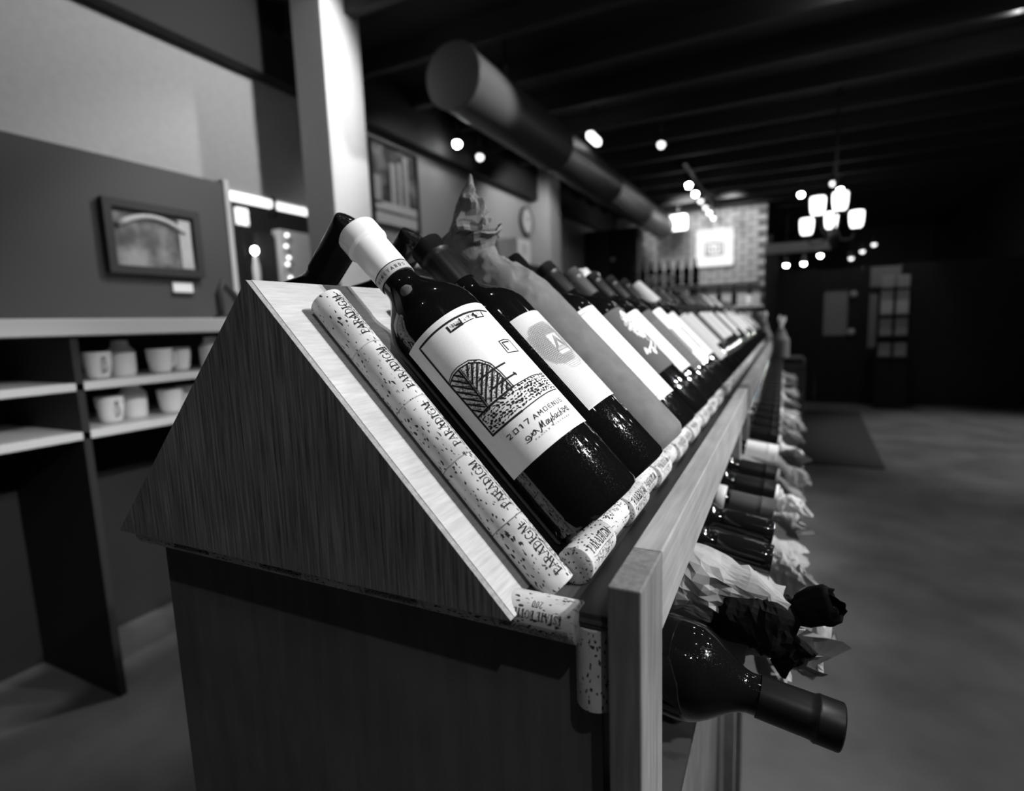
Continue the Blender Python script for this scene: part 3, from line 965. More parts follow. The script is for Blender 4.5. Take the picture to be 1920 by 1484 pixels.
# --- fifth bottle: slate label with a white tree and white brush script
b5 = bottle(0.474, 'broad bottle with white tree and brush script on slate gray label', 'wide', 'black')
lb = simple_label(b5, -0.050, 0.026, 0.070, 0.178, 'label_gray', 0.0415)
DR = []
rr = random.Random(8)
for i in range(420):
    a_ = rr.uniform(-1, 1); q = rr.uniform(0, 1)
    zc = 132 + q * 48
    half = 15.5 * math.sin(PI * min(1, q * 0.92 + 0.08)) ** 0.7
    u_ = -8 + a_ * half
    t_ = rr.uniform(0, 6.28)
    DR.append((mm([(u_, zc), (u_ + 1.3 * math.cos(t_), zc + 1.3 * math.sin(t_)), (u_ + 2.0 * math.cos(t_ + .8), zc + 2.0 * math.sin(t_ + .8))]), 0.0011))
DR.append((mm([(-8, 135), (-7.6, 128), (-8, 124)]), 0.0016))
DR += [(mm([(-30, 110), (-27, 118), (-25, 109), (-22, 113), (-8, 119), (-2, 123)]), 0.003), (mm([(-15, 115), (-14, 108), (-17, 103), (-18, 108), (-14, 112)]), 0.003),
       (mm([(-10, 110), (0, 116), (4, 117)]), 0.0022), (mm([(1, 109), (4, 112), (8, 113), (7, 108), (2, 107)]), 0.0022)]
obj('label_tree', stroke_mesh('label_tree', DR, cyl_fn(0.0415 + 0.0004, S0), 0.0015), lb, None, MAT['print_white'])

# --- the rest of the row: one entry per bottle (y, label text, capsule, label paper, z-range, accent)
ROW = [
    (0.580, 'bottle with gray capsule and white label next to the slate tree label', 'gray', 'label', (0.058, 0.178), 'notch'),
    (0.680, 'bottle with black capsule and mottled gray label after the gray capsule', 'black', 'label_gray', (0.050, 0.180), 'mottle'),
    (0.785, 'bottle with thin black capsule and long white label left of the white wax', 'black', 'label', (0.052, 0.186), 'slot'),
    (0.885, 'bottle with dark capsule and white slotted label before the white wax top', 'black', 'label', (0.060, 0.176), 'slot'),
    (1.020, 'bottle dipped in tapered white wax at its neck', 'wax', 'label_cream', (0.040, 0.172), None),
    (1.125, 'bottle with black capsule just right of the white wax neck', 'black', 'label', (0.075, 0.175), None),
    (1.235, 'blurred bottle with gray capsule right of the white wax neck', 'gray', 'label_dark', (0.070, 0.170), None),
    (1.340, 'blurred dark bottle with white label two beyond the gray capsule', 'black', 'label', (0.080, 0.180), None),
    (1.445, 'blurred bottle with glossy black capsule and cream label mid row', 'gloss', 'label_cream', (0.082, 0.182), None),
]
ACC = {
    'notch': ([(mm([(-30, 150), (-30, 118)]), 0.004), (mm([(-12, 168), (-12, 110)]), 0.0016)], 'ink_gray'),
    'mottle': ([(mm([(-30 + 7 * (k % 6), 70 + 9 * (k // 6)), (-26 + 7 * (k % 6), 76 + 9 * (k // 6))]), 0.004) for k in range(66)], 'label_dark'),
    'slot': ([(mm([(-27, 148), (-27, 92)]), 0.005)], 'ink_gray'),
}
for (y_, lab, cp, pp, (z0, z1), acc) in ROW:
    b_ = bottle(y_, lab, 'std', cp)
    lb = simple_label(b_, -0.046, 0.026, z0, z1, pp)
    if acc:
        st, mk = ACC[acc]
        obj('label_print', stroke_mesh('label_print', st, cyl_fn(BR + 0.0004, S0), 0.003), lb, None, MAT[mk])
proto = bottle(1.55, 'out-of-focus bottle with pale label far along the row', 'std', 'black', 'far blurred bottles of the sloping rack')
far_lab = simple_label(proto, -0.046, 0.026, 0.085, 0.182, 'label')
FLV = []
for (z0, z1, mk) in ((0.060, 0.172, 'label'), (0.090, 0.160, 'label_gray'), (0.075, 0.184, 'label_cream'), (0.095, 0.175, 'label'), (0.100, 0.150, 'label_dark')):
    a = label_mesh(-0.046, 0.026, z0, z1); a.materials.append(MAT[mk]); FLV.append(a)
y_ = 1.55
far_i = 0
while y_ < 3.22:
    y_ += 0.103
    far_i += 1
    if far_i in (6, 9):
        b_ = bottle(y_, ('nearer' if far_i == 6 else 'farther') + ' of two tall white-capped bottles far along the row', 'slim', 'wax', n=NB, s=S0 + 0.012)
        simple_label(b_, -0.046, 0.026, 0.075, 0.190, 'label', 0.0365)
        continue
    c = proto.copy(); COL.objects.link(c); c.matrix_world = slope_frame(y_, NB, S0 + (0.004 if far_i % 2 else 0))
    for ch in proto.children:
        d = ch.copy(); COL.objects.link(d); d.parent = c
        if d.name.startswith('capsule') and far_i % 3 == 1: d.data = CAPS['gray']
        if d.name.startswith('label'): d.data = FLV[far_i % 5]
    c['label'] = 'out-of-focus bottle far along the sloping row'
proto['label'] = 'out-of-focus bottle far along the sloping row'
# bottles leaning on the far side of the A-frame, only their necks show
UB = Vector((math.sin(TH), 0, math.cos(TH))); NBK = Vector((-math.cos(TH), 0, math.sin(TH)))
for k, (yb, cp, lab) in enumerate([(0.122, 'gloss', 'glossy black bottle neck leaning over from the far side, behind white capsule'),
                                   (0.214, 'gloss', 'dark bottle neck from the far side, between white and black capsules')]):
    o_ = Vector((2 * APX.x, yb, 0)) + UB * 0.030 + NBK * NB
    bottle(0, lab, 'std', cp, 'bottles on the far side of the rack', mtx=frame(NBK, -YY, UB, o_))

# ------------------------------------------------------------------ lying bottles under the rail
LU = Vector((math.cos(TB), 0, -math.sin(TB))); LN_ = Vector((math.sin(TB), 0, math.cos(TB)))
def lying(y_, xe, ze, cap='black', glass='std', label='', group='bottles lying under the rail'):
    o_ = Vector((xe, y_, ze)) - LU * 0.3005
    return bottle(0, label, glass, cap, group, mtx=frame(LN_, LU.cross(LN_), LU, o_))
b_ = lying(0.150, 0.190, -0.122, 'black', label='lowest lying bottle at the near end, its shoulder below the rail')
simple_label(b_, -0.1, 0.1, 0.02, 0.16, 'label_dark')
LY = [(0.352, 'gloss', 'lying bottle with glossy black capsule just behind the black tissue'),
      (0.432, 'gloss', 'lying bottle with glossy black capsule, second behind the black tissue'),
      (0.515, 'gray', 'lying bottle with gray foil capsule and neck seal under the rail'),
      (0.605, 'black', 'lying black capsule bottle directly behind the gray foil one'),
      (0.700, 'black', 'lying black capsule bottle right before the white capsule one'),
      (0.860, 'white', 'lying bottle with bright white capsule under the rail')]
for (y_, cp, lab) in LY:
    b_ = lying(y_, 0.137, -0.088, cp, label=lab)
    if cp == 'gray':
        for zz in (0.205, 0.224):
            obj('neck_seal', lathe([(0.0195, zz), (0.0200, zz + 0.001), (0.0196, zz + 0.012), (0.0188, zz + 0.013)], 40, False, False), b_, None, MAT['band'])
protoL = lying(1.02, 0.137, -0.088, 'black', label='out-of-focus bottle lying farther down under the rail', group='far bottles lying under the rail')
for i in range(1, 22):
    yq = 1.02 + 0.1 * i
    c = protoL.copy(); COL.objects.link(c); c.matrix_world = Matrix.Translation((0, 0.1 * i, 0)) @ protoL.matrix_world
    for ch in protoL.children:
        d = ch.copy(); COL.objects.link(d); d.parent = c


# tissue twists of the wrapped bottles in the lower tray
def tuft(seed, ln=0.075, w0=0.016, w1=0.032, flat=0.55, bend=(0.01, 0.0, 0.02), amp=0.012, n=24):
    m_ = 18
    path = [(bend[0] * (i / 17) ** 2, bend[1] * (i / 17) ** 2, ln * i / 17) for i in range(m_)]
    rad = lerp_list([(0, w0), (.25, w0 * .75), (.45, w0 * 1.05), (.8, w1), (1, w1 * .82)], m_)
    return facet(wrap_mesh(path, rad, n, lerp_list([(0, amp * .4), (.5, amp * .9), (1, amp * 1.4)], m_), 48, seed, flat=[flat] * m_, rim=0.03))


TIPS = [tuft(s_ * 3.3 + 1, 0.05 + 0.012 * (s_ % 3), 0.017, 0.026 + 0.004 * (s_ % 2), 0.5, (0.012 * (-1) ** s_, 0.008, 0)) for s_ in range(5)]
nz = 22
wrapn = wrap_mesh([(0, 0, 0.012 * i) for i in range(nz)], lerp_list([(0, .040), (.62, .039), (.78, .030), (.9, .021), (1, .018)], nz), 40, lerp_list([(0, .001), (.5, .003), (1, .005)], nz), 45, 3.0, closed0=True)


def wrapped(y_, xe, ze, mk, tip, tipang, label, group='tissue wrapped bottles in the lower tray', tip_scale=1.0):
    o_ = Vector((xe, y_, ze)) - LU * 0.252
    e = empty('wrapped_bottle', (0, 0, 0), label, 'bottle', group, frame(LN_, LU.cross(LN_), LU, o_))
    w_ = obj('paper_wrap', wrapn.copy(), e, None, MAT[mk])
    t_ = obj('paper_twist', TIPS[tip].copy(), e, Matrix.Translation((0, 0, 0.244)) @ Matrix.Rotation(tipang, 4, 'Y') @ Matrix.Rotation(tip * 1.3, 4, 'Z') @ Matrix.Scale(tip_scale * 1.25, 4), MAT[mk])
    return e


# near the post: bottle in pale tissue whose neck is bound in black tissue
e = empty('wrapped_bottle', (0, 0, 0), 'near lying bottle in creased pale tissue with big black tissue twist', 'bottle', 'tissue wrapped bottles in the lower tray',
          frame(LN_, LU.cross(LN_), LU, Vector((-0.12, 0.248, -0.045))))
nz = 34
me = facet(wrap_mesh([(0, 0, 0.27 * i / (nz - 1)) for i in range(nz)], lerp_list([(0, .038), (.6, .038), (.74, .034), (.88, .025), (1, .021)], nz), 40, lerp_list([(0, .001), (.40, .007), (.7, .012), (1, .012)], nz), 62, 6.0, closed0=True))
obj('paper_wrap', me, e, None, MAT['tissue'])
nz = 18
me = facet(wrap_mesh([(-0.016, 0.004, 0.214 + 0.070 * i / (nz - 1)) for i in range(nz)], lerp_list([(0, .024), (.4, .029), (.8, .029), (1, .020)], nz), 30, [.010] * nz, 60, 14.0))
obj('neck_tissue', me, e, None, MAT['tissue_black'])
nz = 34
me = wrap_mesh([(-0.012 + 0.040 * (i / 33), 0.015 * i / 33, 0.270 + 0.040 * i / 33) for i in range(nz)], lerp_list([(0, .016), (.25, .011), (.7, .018), (.92, .016), (1, .010)], nz), 50, lerp_list([(0, .007), (1, .004)], nz), 50, 15.5, flat=[.5] * nz, rim=0.010)
obj('paper_twist', me, e, None, MAT['tissue_black'])
nz = 16
me = facet(wrap_mesh([(-0.02 - 0.024 * (i / 15), 0.01, 0.268 + 0.026 * i / 15) for i in range(nz)], lerp_list([(0, .014), (.5, .018), (1, .020)], nz), 26, [.010] * nz, 60, 17.5, flat=[.5] * nz, rim=0.012))
obj('paper_twist', me, e, None, MAT['tissue_black'])
LT = [(0.262, 0.118, -0.142, 3, 0.1, 'pale tissue wrapped bottle directly beneath the black tissue twist', 1.0),
      (0.330, 0.125, -0.160, 1, -0.75, 'pale tissue twist standing up behind the black one', 0.75),
      (0.420, 0.130, -0.160, 2, -0.45, 'pale tissue twist with pointed tip below the gray foil bottle', 1.05),
      (0.510, 0.130, -0.160, 0, -0.5, 'pale tissue twist level with the lying black capsules', 0.85),
      (0.605, 0.130, -0.160, 4, -0.6, 'pale tissue twist bent upward before the white capsule', 0.8),
      (0.710, 0.130, -0.158, 3, -0.4, 'pale tissue twist right of the bright white capsule', 0.85)]
for (y_, xe, ze, tip, ta, lab, sc_) in LT:
    wrapped(y_, xe, ze, 'tissue', tip, ta, lab, tip_scale=sc_)
for i in range(21):
    wrapped(0.82 + 0.118 * i, 0.140, -0.158, 'tissue' if i % 4 else 'tissue_white', i % 5, -0.7 + 0.16 * (i % 4),
            'out-of-focus tissue twist farther down the lower tray', 'far tissue twists in the lower tray', 0.85)
# a far-side bottle wrapped in white tissue, its top showing over the ridge
o_ = Vector((2 * APX.x, 0.775, 0)) + UB * 0.040 + NBK * NB
e = empty('wrapped_bottle', (0, 0, 0), 'white tissue wrapped neck leaning over the ridge behind black capsules', 'bottle', None, frame(NBK, -YY, UB, o_))
obj('paper_wrap', wrapn.copy(), e, None, MAT['tissue_white'])
obj('paper_twist', TIPS[2].copy(), e, Matrix.Translation((0.0, 0, 0.238)) @ Matrix.Rotation(0.9, 4, 'X') @ Matrix.Scale(0.9, 4), MAT['tissue_white'])
# crate with tissue wrapped bottles standing past the end of the rack
cr = empty('crate', (0.06, 3.58, FZ), 'dark crate standing past the far end of the rack', 'crate')
for k in range(5):
    for yy in (-0.15, 0.15):
        box('crate_slat', (-0.20, yy - 0.008, 0.02 + 0.165 * k), (0.20, yy + 0.008, 0.165 + 0.165 * k), MAT['cabinet'], cr, 0.002)
for xx in (-0.20, 0.186):
    box('crate_side', (xx, -0.141, 0.0), (xx + 0.014, 0.141, 0.85), MAT['cabinet'], cr)
box('crate_lid', (-0.19, -0.14, 0.851), (0.19, 0.14, 0.865), MAT['dark'], cr)
for k, (x_, h_, lab) in enumerate([(-0.09, 0.03, 'left tissue wrapped bottle standing on the far crate'), (0.02, 0.0, 'middle tissue wrapped bottle standing on the far crate'), (0.12, -0.09, 'right tissue wrapped bottle standing on the far crate')]):
    e = empty('wrapped_bottle', (x_, 3.56, -0.084), lab, 'bottle', 'tissue wrapped bottles on the far crate')
    obj('paper_wrap', wrapn.copy(), e, Matrix.Diagonal((1.3, 1.3, 0.86 + h_ * 2, 1)), MAT['tissue'])
    obj('paper_twist', TIPS[k].copy(), e, Matrix.Translation((0, 0, 0.225 + h_ * .5)) @ Matrix.Rotation(0.3 * k, 4, 'Z'), MAT['tissue_white'])

# ------------------------------------------------------------------ background, left side
# column
cl = box('column', (-2.248, 2.0, FZ), (-2.039, 2.284, CZ), MAT['column'], None, 0.004)
tag(cl, 'square pale column standing left of the framed poster', 'column')
c2 = box('column', (-2.60, 5.72, FZ), (-2.36, 6.05, CZ), MAT['column'], None, 0.004)
tag(c2, 'pale pilaster to the right of the wall clock', 'column')
# gray partition with picture
pt = box('partition', (-2.28, -0.6, FZ), (-2.20, 1.475, 0.865), MAT['partition'], None, 0.004)
tag(pt, 'dark gray partition panel carrying the small framed picture', 'partition')
pe_ = empty('partition_cap', (0, 0, 0))
bpy.data.objects.remove(pe_)
box('edge_trim', (-2.285, 1.475, FZ), (-2.195, 1.50, 0.88), MAT['band'], pt)


def picture(name, x, y0, y1, z0, z1, label, fr=0.03):
    e = empty(name, (x, (y0 + y1) / 2, z0), label, 'picture')
    iv = Matrix.Translation((-x, -(y0 + y1) / 2, -z0))
    for lo, hi in (((x, y0, z0), (x + 0.025, y1, z0 + fr)), ((x, y0, z1 - fr), (x + 0.025, y1, z1)), ((x, y0, z0 + fr), (x + 0.025, y0 + fr, z1 - fr)), ((x, y1 - fr, z0 + fr), (x + 0.025, y1, z1 - fr))):
        o_ = box('frame_bar', lo, hi, MAT['black']); o_.parent = e; o_.matrix_local = iv
    o_ = box('picture_print', (x + 0.002, y0 + fr, z0 + fr), (x + 0.010, y1 - fr, z1 - fr), MAT['photo']); o_.parent = e; o_.matrix_local = iv
    return e, iv


e, iv = picture('framed_picture', -2.198, 0.95, 1.325, 0.425, 0.705, 'small black framed picture on the dark gray partition')
o_ = obj('print_arch', tube_mesh([(-2.186, 1.0 + 0.26 * t, 0.50 + 0.155 * math.sin(PI * (0.25 + .5 * t))) for t in [k / 10 for k in range(11)]], 0.011), None, None, MAT['wall']); o_.parent = e; o_.matrix_local = iv
o_ = box('print_tower', (-2.187, 1.235, 0.46), (-2.184, 1.285, 0.66), MAT['wall']); o_.parent = e; o_.matrix_local = iv
e, iv = picture('framed_poster', -2.598, 2.94, 3.50, 0.93, 1.55, 'tall framed city poster on the left wall beside the column', 0.02)
for k, (ya, yb, za, zb, mk) in enumerate([(3.16, 3.23, 1.12, 1.42, 'wall'), (3.26, 3.29, 1.12, 1.44, 'counter'), (3.32, 3.38, 1.12, 1.50, 'wall'), (2.97, 3.05, 1.10, 1.30, 'wall'), (2.97, 3.47, 1.06, 1.12, 'counter'), (2.97, 3.47, 0.96, 1.04, 'counter')]):
    o_ = box('print_tower', (-2.587, ya, za), (-2.585, yb, zb), MAT[mk]); o_.parent = e; o_.matrix_local = iv
# wall clock
ck = empty('wall_clock', (-2.598, 5.55, 1.35), 'round wall clock with pale dial and dark rim', 'clock')
my = Matrix.Rotation(PI / 2, 4, 'Y')
obj('clock_rim', lathe([(0.150, 0), (0.160, 0.01), (0.160, 0.03), (0.142, 0.04), (0.140, 0.03)], 40, True, False), ck, my, MAT['black'])
obj('clock_dial', lathe([(0.141, 0.02), (0.141, 0.026)], 40), ck, my, MAT['white'])
for ang, ln in ((0.6, 0.085), (2.3, 0.11)):
    bm = bmesh.new(); add_box(bm, (-0.004, -0.01, 0.027), (0.004, ln, 0.030))
    obj('clock_hand', bm, ck, my @ Matrix.Rotation(ang, 4, 'Z'), MAT['black'])
# counter furniture below the poster
sb = empty('sideboard', (-2.38, 3.3, FZ), 'low sideboard with pale top below the framed poster', 'cabinet')
for lo, hi, mk, nm in (((-0.20, -0.75, 0), (0.17, 0.75, 1.55), 'partition', 'body'), ((-0.21, -0.77, 1.55), (0.20, 0.77, 1.60), 'counter', 'counter_top'), ((0.165, -0.70, 1.30), (0.185, 0.70, 1.48), 'counter', 'drawer')):
    box(nm, lo, hi, MAT[mk], sb, 0.003)
for k, (dy, hh, lab, mk) in enumerate([(1.52, 0.30, 'white carton box on the ledge before the clock', 'white')]):
    cb = empty('carton', (-2.42, 3.3 + dy + 0.1, 0.80), lab, 'box')
    box('box_body', (-0.14, -0.16, 0), (0.10, 0.16, 0.24), MAT[mk], cb, 0.004)
    box('box_flap', (-0.14, -0.16, 0.241), (0.10, 0.16, 0.247), MAT['counter'], cb)
    box('box_mark', (0.1005, -0.03, 0.10), (0.1015, 0.05, 0.20), MAT['band'], cb)
lg = empty('wall_ledge', (-2.45, 4.9, 0.78), 'long dark ledge cabinet running under the wall clock', 'shelf')
box('ledge_board', (-0.145, -0.85, -0.02), (0.16, 0.80, 0.018), MAT['black'], lg, 0.002)
box('ledge_body', (-0.145, -0.83, -1.73), (0.12, 0.78, -0.021), MAT['partition'], lg)
for k, (yy, hh, r_, lab) in enumerate([(4.28, 0.36, 0.05, 'tall gray canister on the ledge left of the carton'), (4.46, 0.28, 0.055, 'shorter gray canister between tall canister and carton')]):
    cn = empty('canister', (-2.45, yy, 0.80), lab, 'canister')
    obj('canister_body', lathe([(r_, 0), (r_, hh - 0.03), (r_ * .9, hh - 0.02)], 24), cn, None, MAT['cap_gray'])
    obj('canister_lid', lathe([(r_ * 1.02, hh - 0.019), (r_ * 1.02, hh), (r_ * .4, hh + 0.008)], 24), cn, None, MAT['black'])
# lit valance over the pass-through
vl = empty('lit_valance', (-2.60, 1.8, 0.90), 'glowing strip light along the lintel of the pass-through', 'light')
box('light_tube', (-0.02, -0.0, 0.0), (0.015, 0.27, 0.045), MAT['valance'], vl, 0.006)
box('light_tube', (-0.02, 0.29, 0.0), (0.015, 0.56, 0.040), MAT['valance'], vl, 0.006)
box('light_bracket', (-0.03, 0.271, -0.05), (0.02, 0.289, 0.06), MAT['black'], vl)
# room beyond: lit notice, bright lamp, dark doorway, glowing glassware glints
ns = empty('lit_notice', (-4.0, 2.95, 1.08), 'bright two-pane notice glowing in the room beyond', 'sign')
box('notice_pane', (0, -0.055, 0), (0.02, -0.004, 0.135), MAT['screen'], ns)
box('notice_pane', (0, 0.004, 0), (0.02, 0.055, 0.135), MAT['screen'], ns)
box('notice_back', (-0.02, -0.07, -0.02), (-0.001, 0.07, 0.155), MAT['black'], ns)
box('notice_post', (-0.015, -0.015, FZ - 1.08), (-0.002, 0.015, -0.021), MAT['metal'], ns)
lmp = empty('table_lamp', (-4.0, 3.05, 0.55), 'small bright lamp beyond the pass-through', 'lamp')
obj('bulb', lathe([(0.006, 0.30), (0.022, 0.315), (0.026, 0.335), (0.018, 0.355), (0.004, 0.36)], 20), lmp, None, mat('bulb_glow', 1, .4, emit=40))
obj('lamp_stem', lathe([(0.03, 0.0), (0.032, 0.18), (0.012, 0.295)], 20), lmp, None, MAT['white'])
obj('lamp_foot', lathe([(0.05, FZ - 0.55), (0.05, -0.001)], 20), lmp, None, MAT['black'])
dw = box('dark_doorway', (-4.1, 3.12, FZ), (-4.04, 3.30, 1.05), MAT['black'])
dw.name = 'dark_door'
tag(dw, 'dark door leaf in the room beyond, right of the bright lamp', 'door')
sg = empty('glass_cabinet', (-4.0, 3.55, FZ), 'gray cabinet with glowing beads as glassware glints in the room beyond', 'cabinet')
box('cabinet_body', (-0.10, -0.22, 0), (0.0, 0.60, 2.05), MAT['wall'], sg)
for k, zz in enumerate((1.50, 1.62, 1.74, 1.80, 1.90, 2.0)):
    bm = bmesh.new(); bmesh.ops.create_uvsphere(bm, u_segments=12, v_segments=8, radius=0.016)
    o_ = obj('glowing_glint', bm, sg, Matrix.Translation((0.03, -0.19 + 0.02 * (k % 2), zz)), MAT['lamp_or_glint'])  # glowing beads imitate light reflected in glassware
# shelf unit with cups
su = empty('shelf_unit', (-2.2, 0.7, FZ), 'open shelf unit with pale counter top in front of the partition', 'shelf')
box('counter_top', (-0.0, -1.2, 1.135), (0.50, 0.80, 1.185), MAT['counter'], su, 0.004)
box('shelf_board', (0.02, -1.2, 0.975), (0.48, 0.78, 0.998), MAT['counter'], su, 0.002)
box('shelf_board', (0.02, -1.2, 0.830), (0.48, 0.78, 0.853), MAT['counter'], su, 0.002)
box('shelf_back', (0.0, -1.2, 0), (0.015, 0.80, 1.13), MAT['black'], su)
for yy in (-1.2, -0.12, 0.78): box('upright', (0.016, yy, 0), (0.48, yy + 0.02, 1.134), MAT['black'], su)
cup_me = lathe([(0.022, 0), (0.030, 0.006), (0.038, 0.05), (0.040, 0.085), (0.037, 0.085), (0.034, 0.02), (0.004, 0.012)], 24, True, True)
cup_me.materials.append(MAT['white'])
jar_me = lathe([(0.034, 0), (0.040, 0.01), (0.042, 0.08), (0.026, 0.10), (0.024, 0.118), (0.006, 0.12)], 24); jar_me.materials.append(MAT['white'])
hd = tube_mesh([(0.036, 0, 0.07), (0.058, 0, 0.066), (0.062, 0, 0.045), (0.054, 0, 0.026), (0.034, 0, 0.022)], 0.005, 8); hd.materials.append(MAT['white'])
for lvl, zz in (('upper', FZ + 0.9985), ('lower', FZ + 0.8535)):
    for k in range(6):
        yy = 0.70 + k * 0.097 + (0.02 if lvl == 'lower' else 0)
        is_jar = k % 3 == 1
        nm = 'jar' if is_jar else 'cup'
        c = empty(nm, (-1.84 - 0.05 * (k % 2), yy, zz), '%s item from the left in the %s crockery row: white %s' % (['first', 'second', 'third', 'fourth', 'fifth', 'sixth'][k], lvl, nm), nm, 'white crockery on the %s shelf' % lvl)
        obj('jar_body' if is_jar else 'cup_body', jar_me if is_jar else cup_me, c)
        if not is_jar: obj('cup_handle', hd, c, Matrix.Rotation(k * 0.9, 4, 'Z'))
cd_ = empty('price_card', (-2.199, 1.19, 0.36), 'small white card fixed under the little framed picture', 'card')
box('card_face', (0, 0, 0), (0.006, 0.085, 0.042), MAT['white'], cd_, 0.001)
box('card_holder', (0, -0.004, -0.008), (0.010, 0.089, -0.0005), MAT['black'], cd_)
# dark tap on counter
tp = empty('tap', (-1.95, 1.22, FZ + 1.1855), 'dark curved tap on the pale counter', 'tap')
obj('tap_spout', tube_mesh([(0, 0, 0), (0, 0, 0.10), (0.0, 0.02, 0.15), (0, 0.07, 0.10), (0, 0.10, 0.05)], 0.016, 12), tp, None, MAT['black'])
obj('tap_base', lathe([(0.03, 0), (0.03, 0.015), (0.02, 0.02)], 20), tp, None, MAT['metal'])

# ------------------------------------------------------------------ background, far side
# duct
DR_ = 0.172
du = empty('air_duct', (-1.55, 5.2, 1.55), 'round metal air duct slung under the ceiling left of the aisle', 'duct')
mdu = Matrix.Rotation(-PI / 2, 4, 'X')
for k in range(4):
    o_ = obj('duct_section', lathe([(DR_ + .002, 0.0), (DR_ + .008, 0.01), (DR_, 0.03), (DR_, 1.37), (DR_ + .008, 1.39), (DR_ + .002, 1.40)], 40), du, Matrix.Translation((0, -2.75 + 1.41 * k, 0)) @ mdu, MAT['duct'])
for k in range(3):
    obj('duct_hanger', tube_mesh([(0.0, -2.1 + 1.9 * k, DR_ + .008), (0, -2.1 + 1.9 * k, CZ - 1.55)], 0.01, 8), du, None, MAT['metal'])
ex = empty('lit_box', (-1.36, 8.35, 1.63), 'glowing box lamp hanging at the far end of the duct', 'light')
box('lamp_box', (-0.13, -0.05, -0.12), (0.13, 0.05, 0.10), MAT['shade'], ex, 0.02)
box('lamp_bracket', (-0.02, -0.02, 0.101), (0.02, 0.02, CZ - 1.63), MAT['metal'], ex)
fl = empty('duct_lamp', (-1.33, 4.25, 1.68), 'elongated lamp glowing beside the duct at the top edge', 'lamp')
box('lamp_tube', (-0.03, -0.12, -0.03), (0.03, 0.12, 0.03), MAT['shade'], fl, 0.02)
box('lamp_rod', (-0.01, -0.01, 0.031), (0.01, 0.01, CZ - 1.68), MAT['metal'], fl)

# lit sign with a mark on the brick wall
sn = empty('lit_sign', (-0.90, YB - 0.05, 0.99), 'glowing white square sign with gray mark on the brick wall', 'sign')
box('sign_face', (-0.28, -0.06, 0), (0.28, 0.02, 0.56), MAT['sign'], sn, 0.02)
mk_ = mat('sign_mark', 0.05, 0.6, 0.1, emit=0.15)
st = [([(-.13, .17), (.13, .17), (.13, .34), (-.13, .36), (-.13, .17)], .03), ([(-.08, .20), (-.08, .31), (0, .23), (.08, .31), (.08, .20)], .035)]
obj('sign_mark', stroke_mesh('sign_mark', st, lambda a_, b_2: (a_, -0.0605, b_2), 0.1), sn, None, mk_)
# ledge and hanging row under the sign
le = empty('picture_ledge', (-0.74, YB - 0.09, 0.66), 'pale paneled back counter below the lit sign', 'counter')
box('ledge_top', (-0.50, -0.08, 0), (0.50, 0.06, 0.05), MAT['partition'], le)
box('panel', (-0.50, 0.02, -1.6), (0.52, 0.06, -0.001), MAT['wall'], le)
bot_small = lathe([(0.04, 0), (0.042, 0.01), (0.042, 0.17), (0.016, 0.22), (0.015, 0.29), (0.004, 0.292)], 20); bot_small.materials.append(MAT['glass'])
sh = empty('back_shelf', (-1.05, 6.4, 0.52), 'pale shelf board carrying bottles before the brick wall', 'shelf')
box('shelf_board', (-0.55, -0.12, 0.0), (0.28, 0.12, 0.05), MAT['counter'], sh, 0.004)
box('shelf_support', (-0.50, -0.10, FZ - 0.52), (-0.44, 0.10, -0.001), MAT['black'], sh)
box('shelf_support', (0.17, -0.10, FZ - 0.52), (0.23, 0.10, -0.001), MAT['black'], sh)
for k in range(8):
    x_ = -1.53 + 0.102 * k
    wl_ = k in (2, 3, 4)
    bb = empty('wine_bottle', (x_, 6.36, 0.571), ['leftmost dark bottle on the pale back shelf', 'second dark bottle from left on the pale back shelf', 'first white-labeled bottle on the pale back shelf', 'middle white-labeled bottle on the pale back shelf', 'last white-labeled bottle on the pale back shelf', 'dark bottle right of the white labels on the back shelf', 'second dark bottle right of the white labels, back shelf', 'rightmost dark bottle on the pale back shelf'][k], 'bottle', 'bottles on the back shelf')
    obj('bottle_glass', bot_small, bb)
    if wl_:
        obj('label', lathe([(0.0425, 0.04), (0.0427, 0.042), (0.0427, 0.13), (0.0425, 0.132)], 20, False, False), bb, None, MAT['label'])
for k in range(4):
    bb = empty('wine_bottle', (-1.02 + 0.22 * k, YB - 0.30, 0.35), ['first small dark bottle before the paneled counter', 'second small dark bottle before the paneled counter', 'third small dark bottle before the paneled counter', 'bottle with pale round label before the paneled counter'][k], 'bottle', 'bottles before the paneled counter')
    obj('bottle_glass', bot_small, bb)
    if k == 3: obj('label', lathe([(0.0425, 0.02), (0.0430, 0.03), (0.0430, 0.15), (0.0425, 0.16)], 20, False, False), bb, None, MAT['label'])
bc = empty('back_counter', (-0.70, YB - 0.30, FZ), 'gray back counter in front of the brick wall', 'counter')
box('counter_body', (-0.50, -0.14, 0), (0.52, 0.14, 1.27), MAT['partition'], bc, 0.004)
box('counter_top', (-0.52, -0.16, 1.271), (0.54, 0.16, 1.299), MAT['counter'], bc, 0.004)
# tall dark cabinet left of the brick wall
tc_ = empty('tall_cabinet', (-2.1, 7.6, FZ), 'tall dark cabinet with bottle rows left of the brick wall', 'cabinet')
box('cabinet_body', (-0.48, 0.0, 0), (0.30, 0.35, 2.45), MAT['darkwood'], tc_, 0.004)
box('cabinet_door', (-0.46, -0.02, 0.3), (-0.10, -0.001, 2.40), MAT['partition'], tc_, 0.004)
box('cabinet_door', (-0.08, -0.02, 0.3), (0.28, -0.001, 2.40), MAT['darkwood'], tc_, 0.004)
obj('knob', lathe([(0.01, 0), (0.025, 0.01), (0.032, 0.03), (0.02, 0.045)], 16), tc_, Matrix.Translation((-0.05, -0.02, 2.02)) @ Matrix.Rotation(PI / 2, 4, 'X'), MAT['counter'])
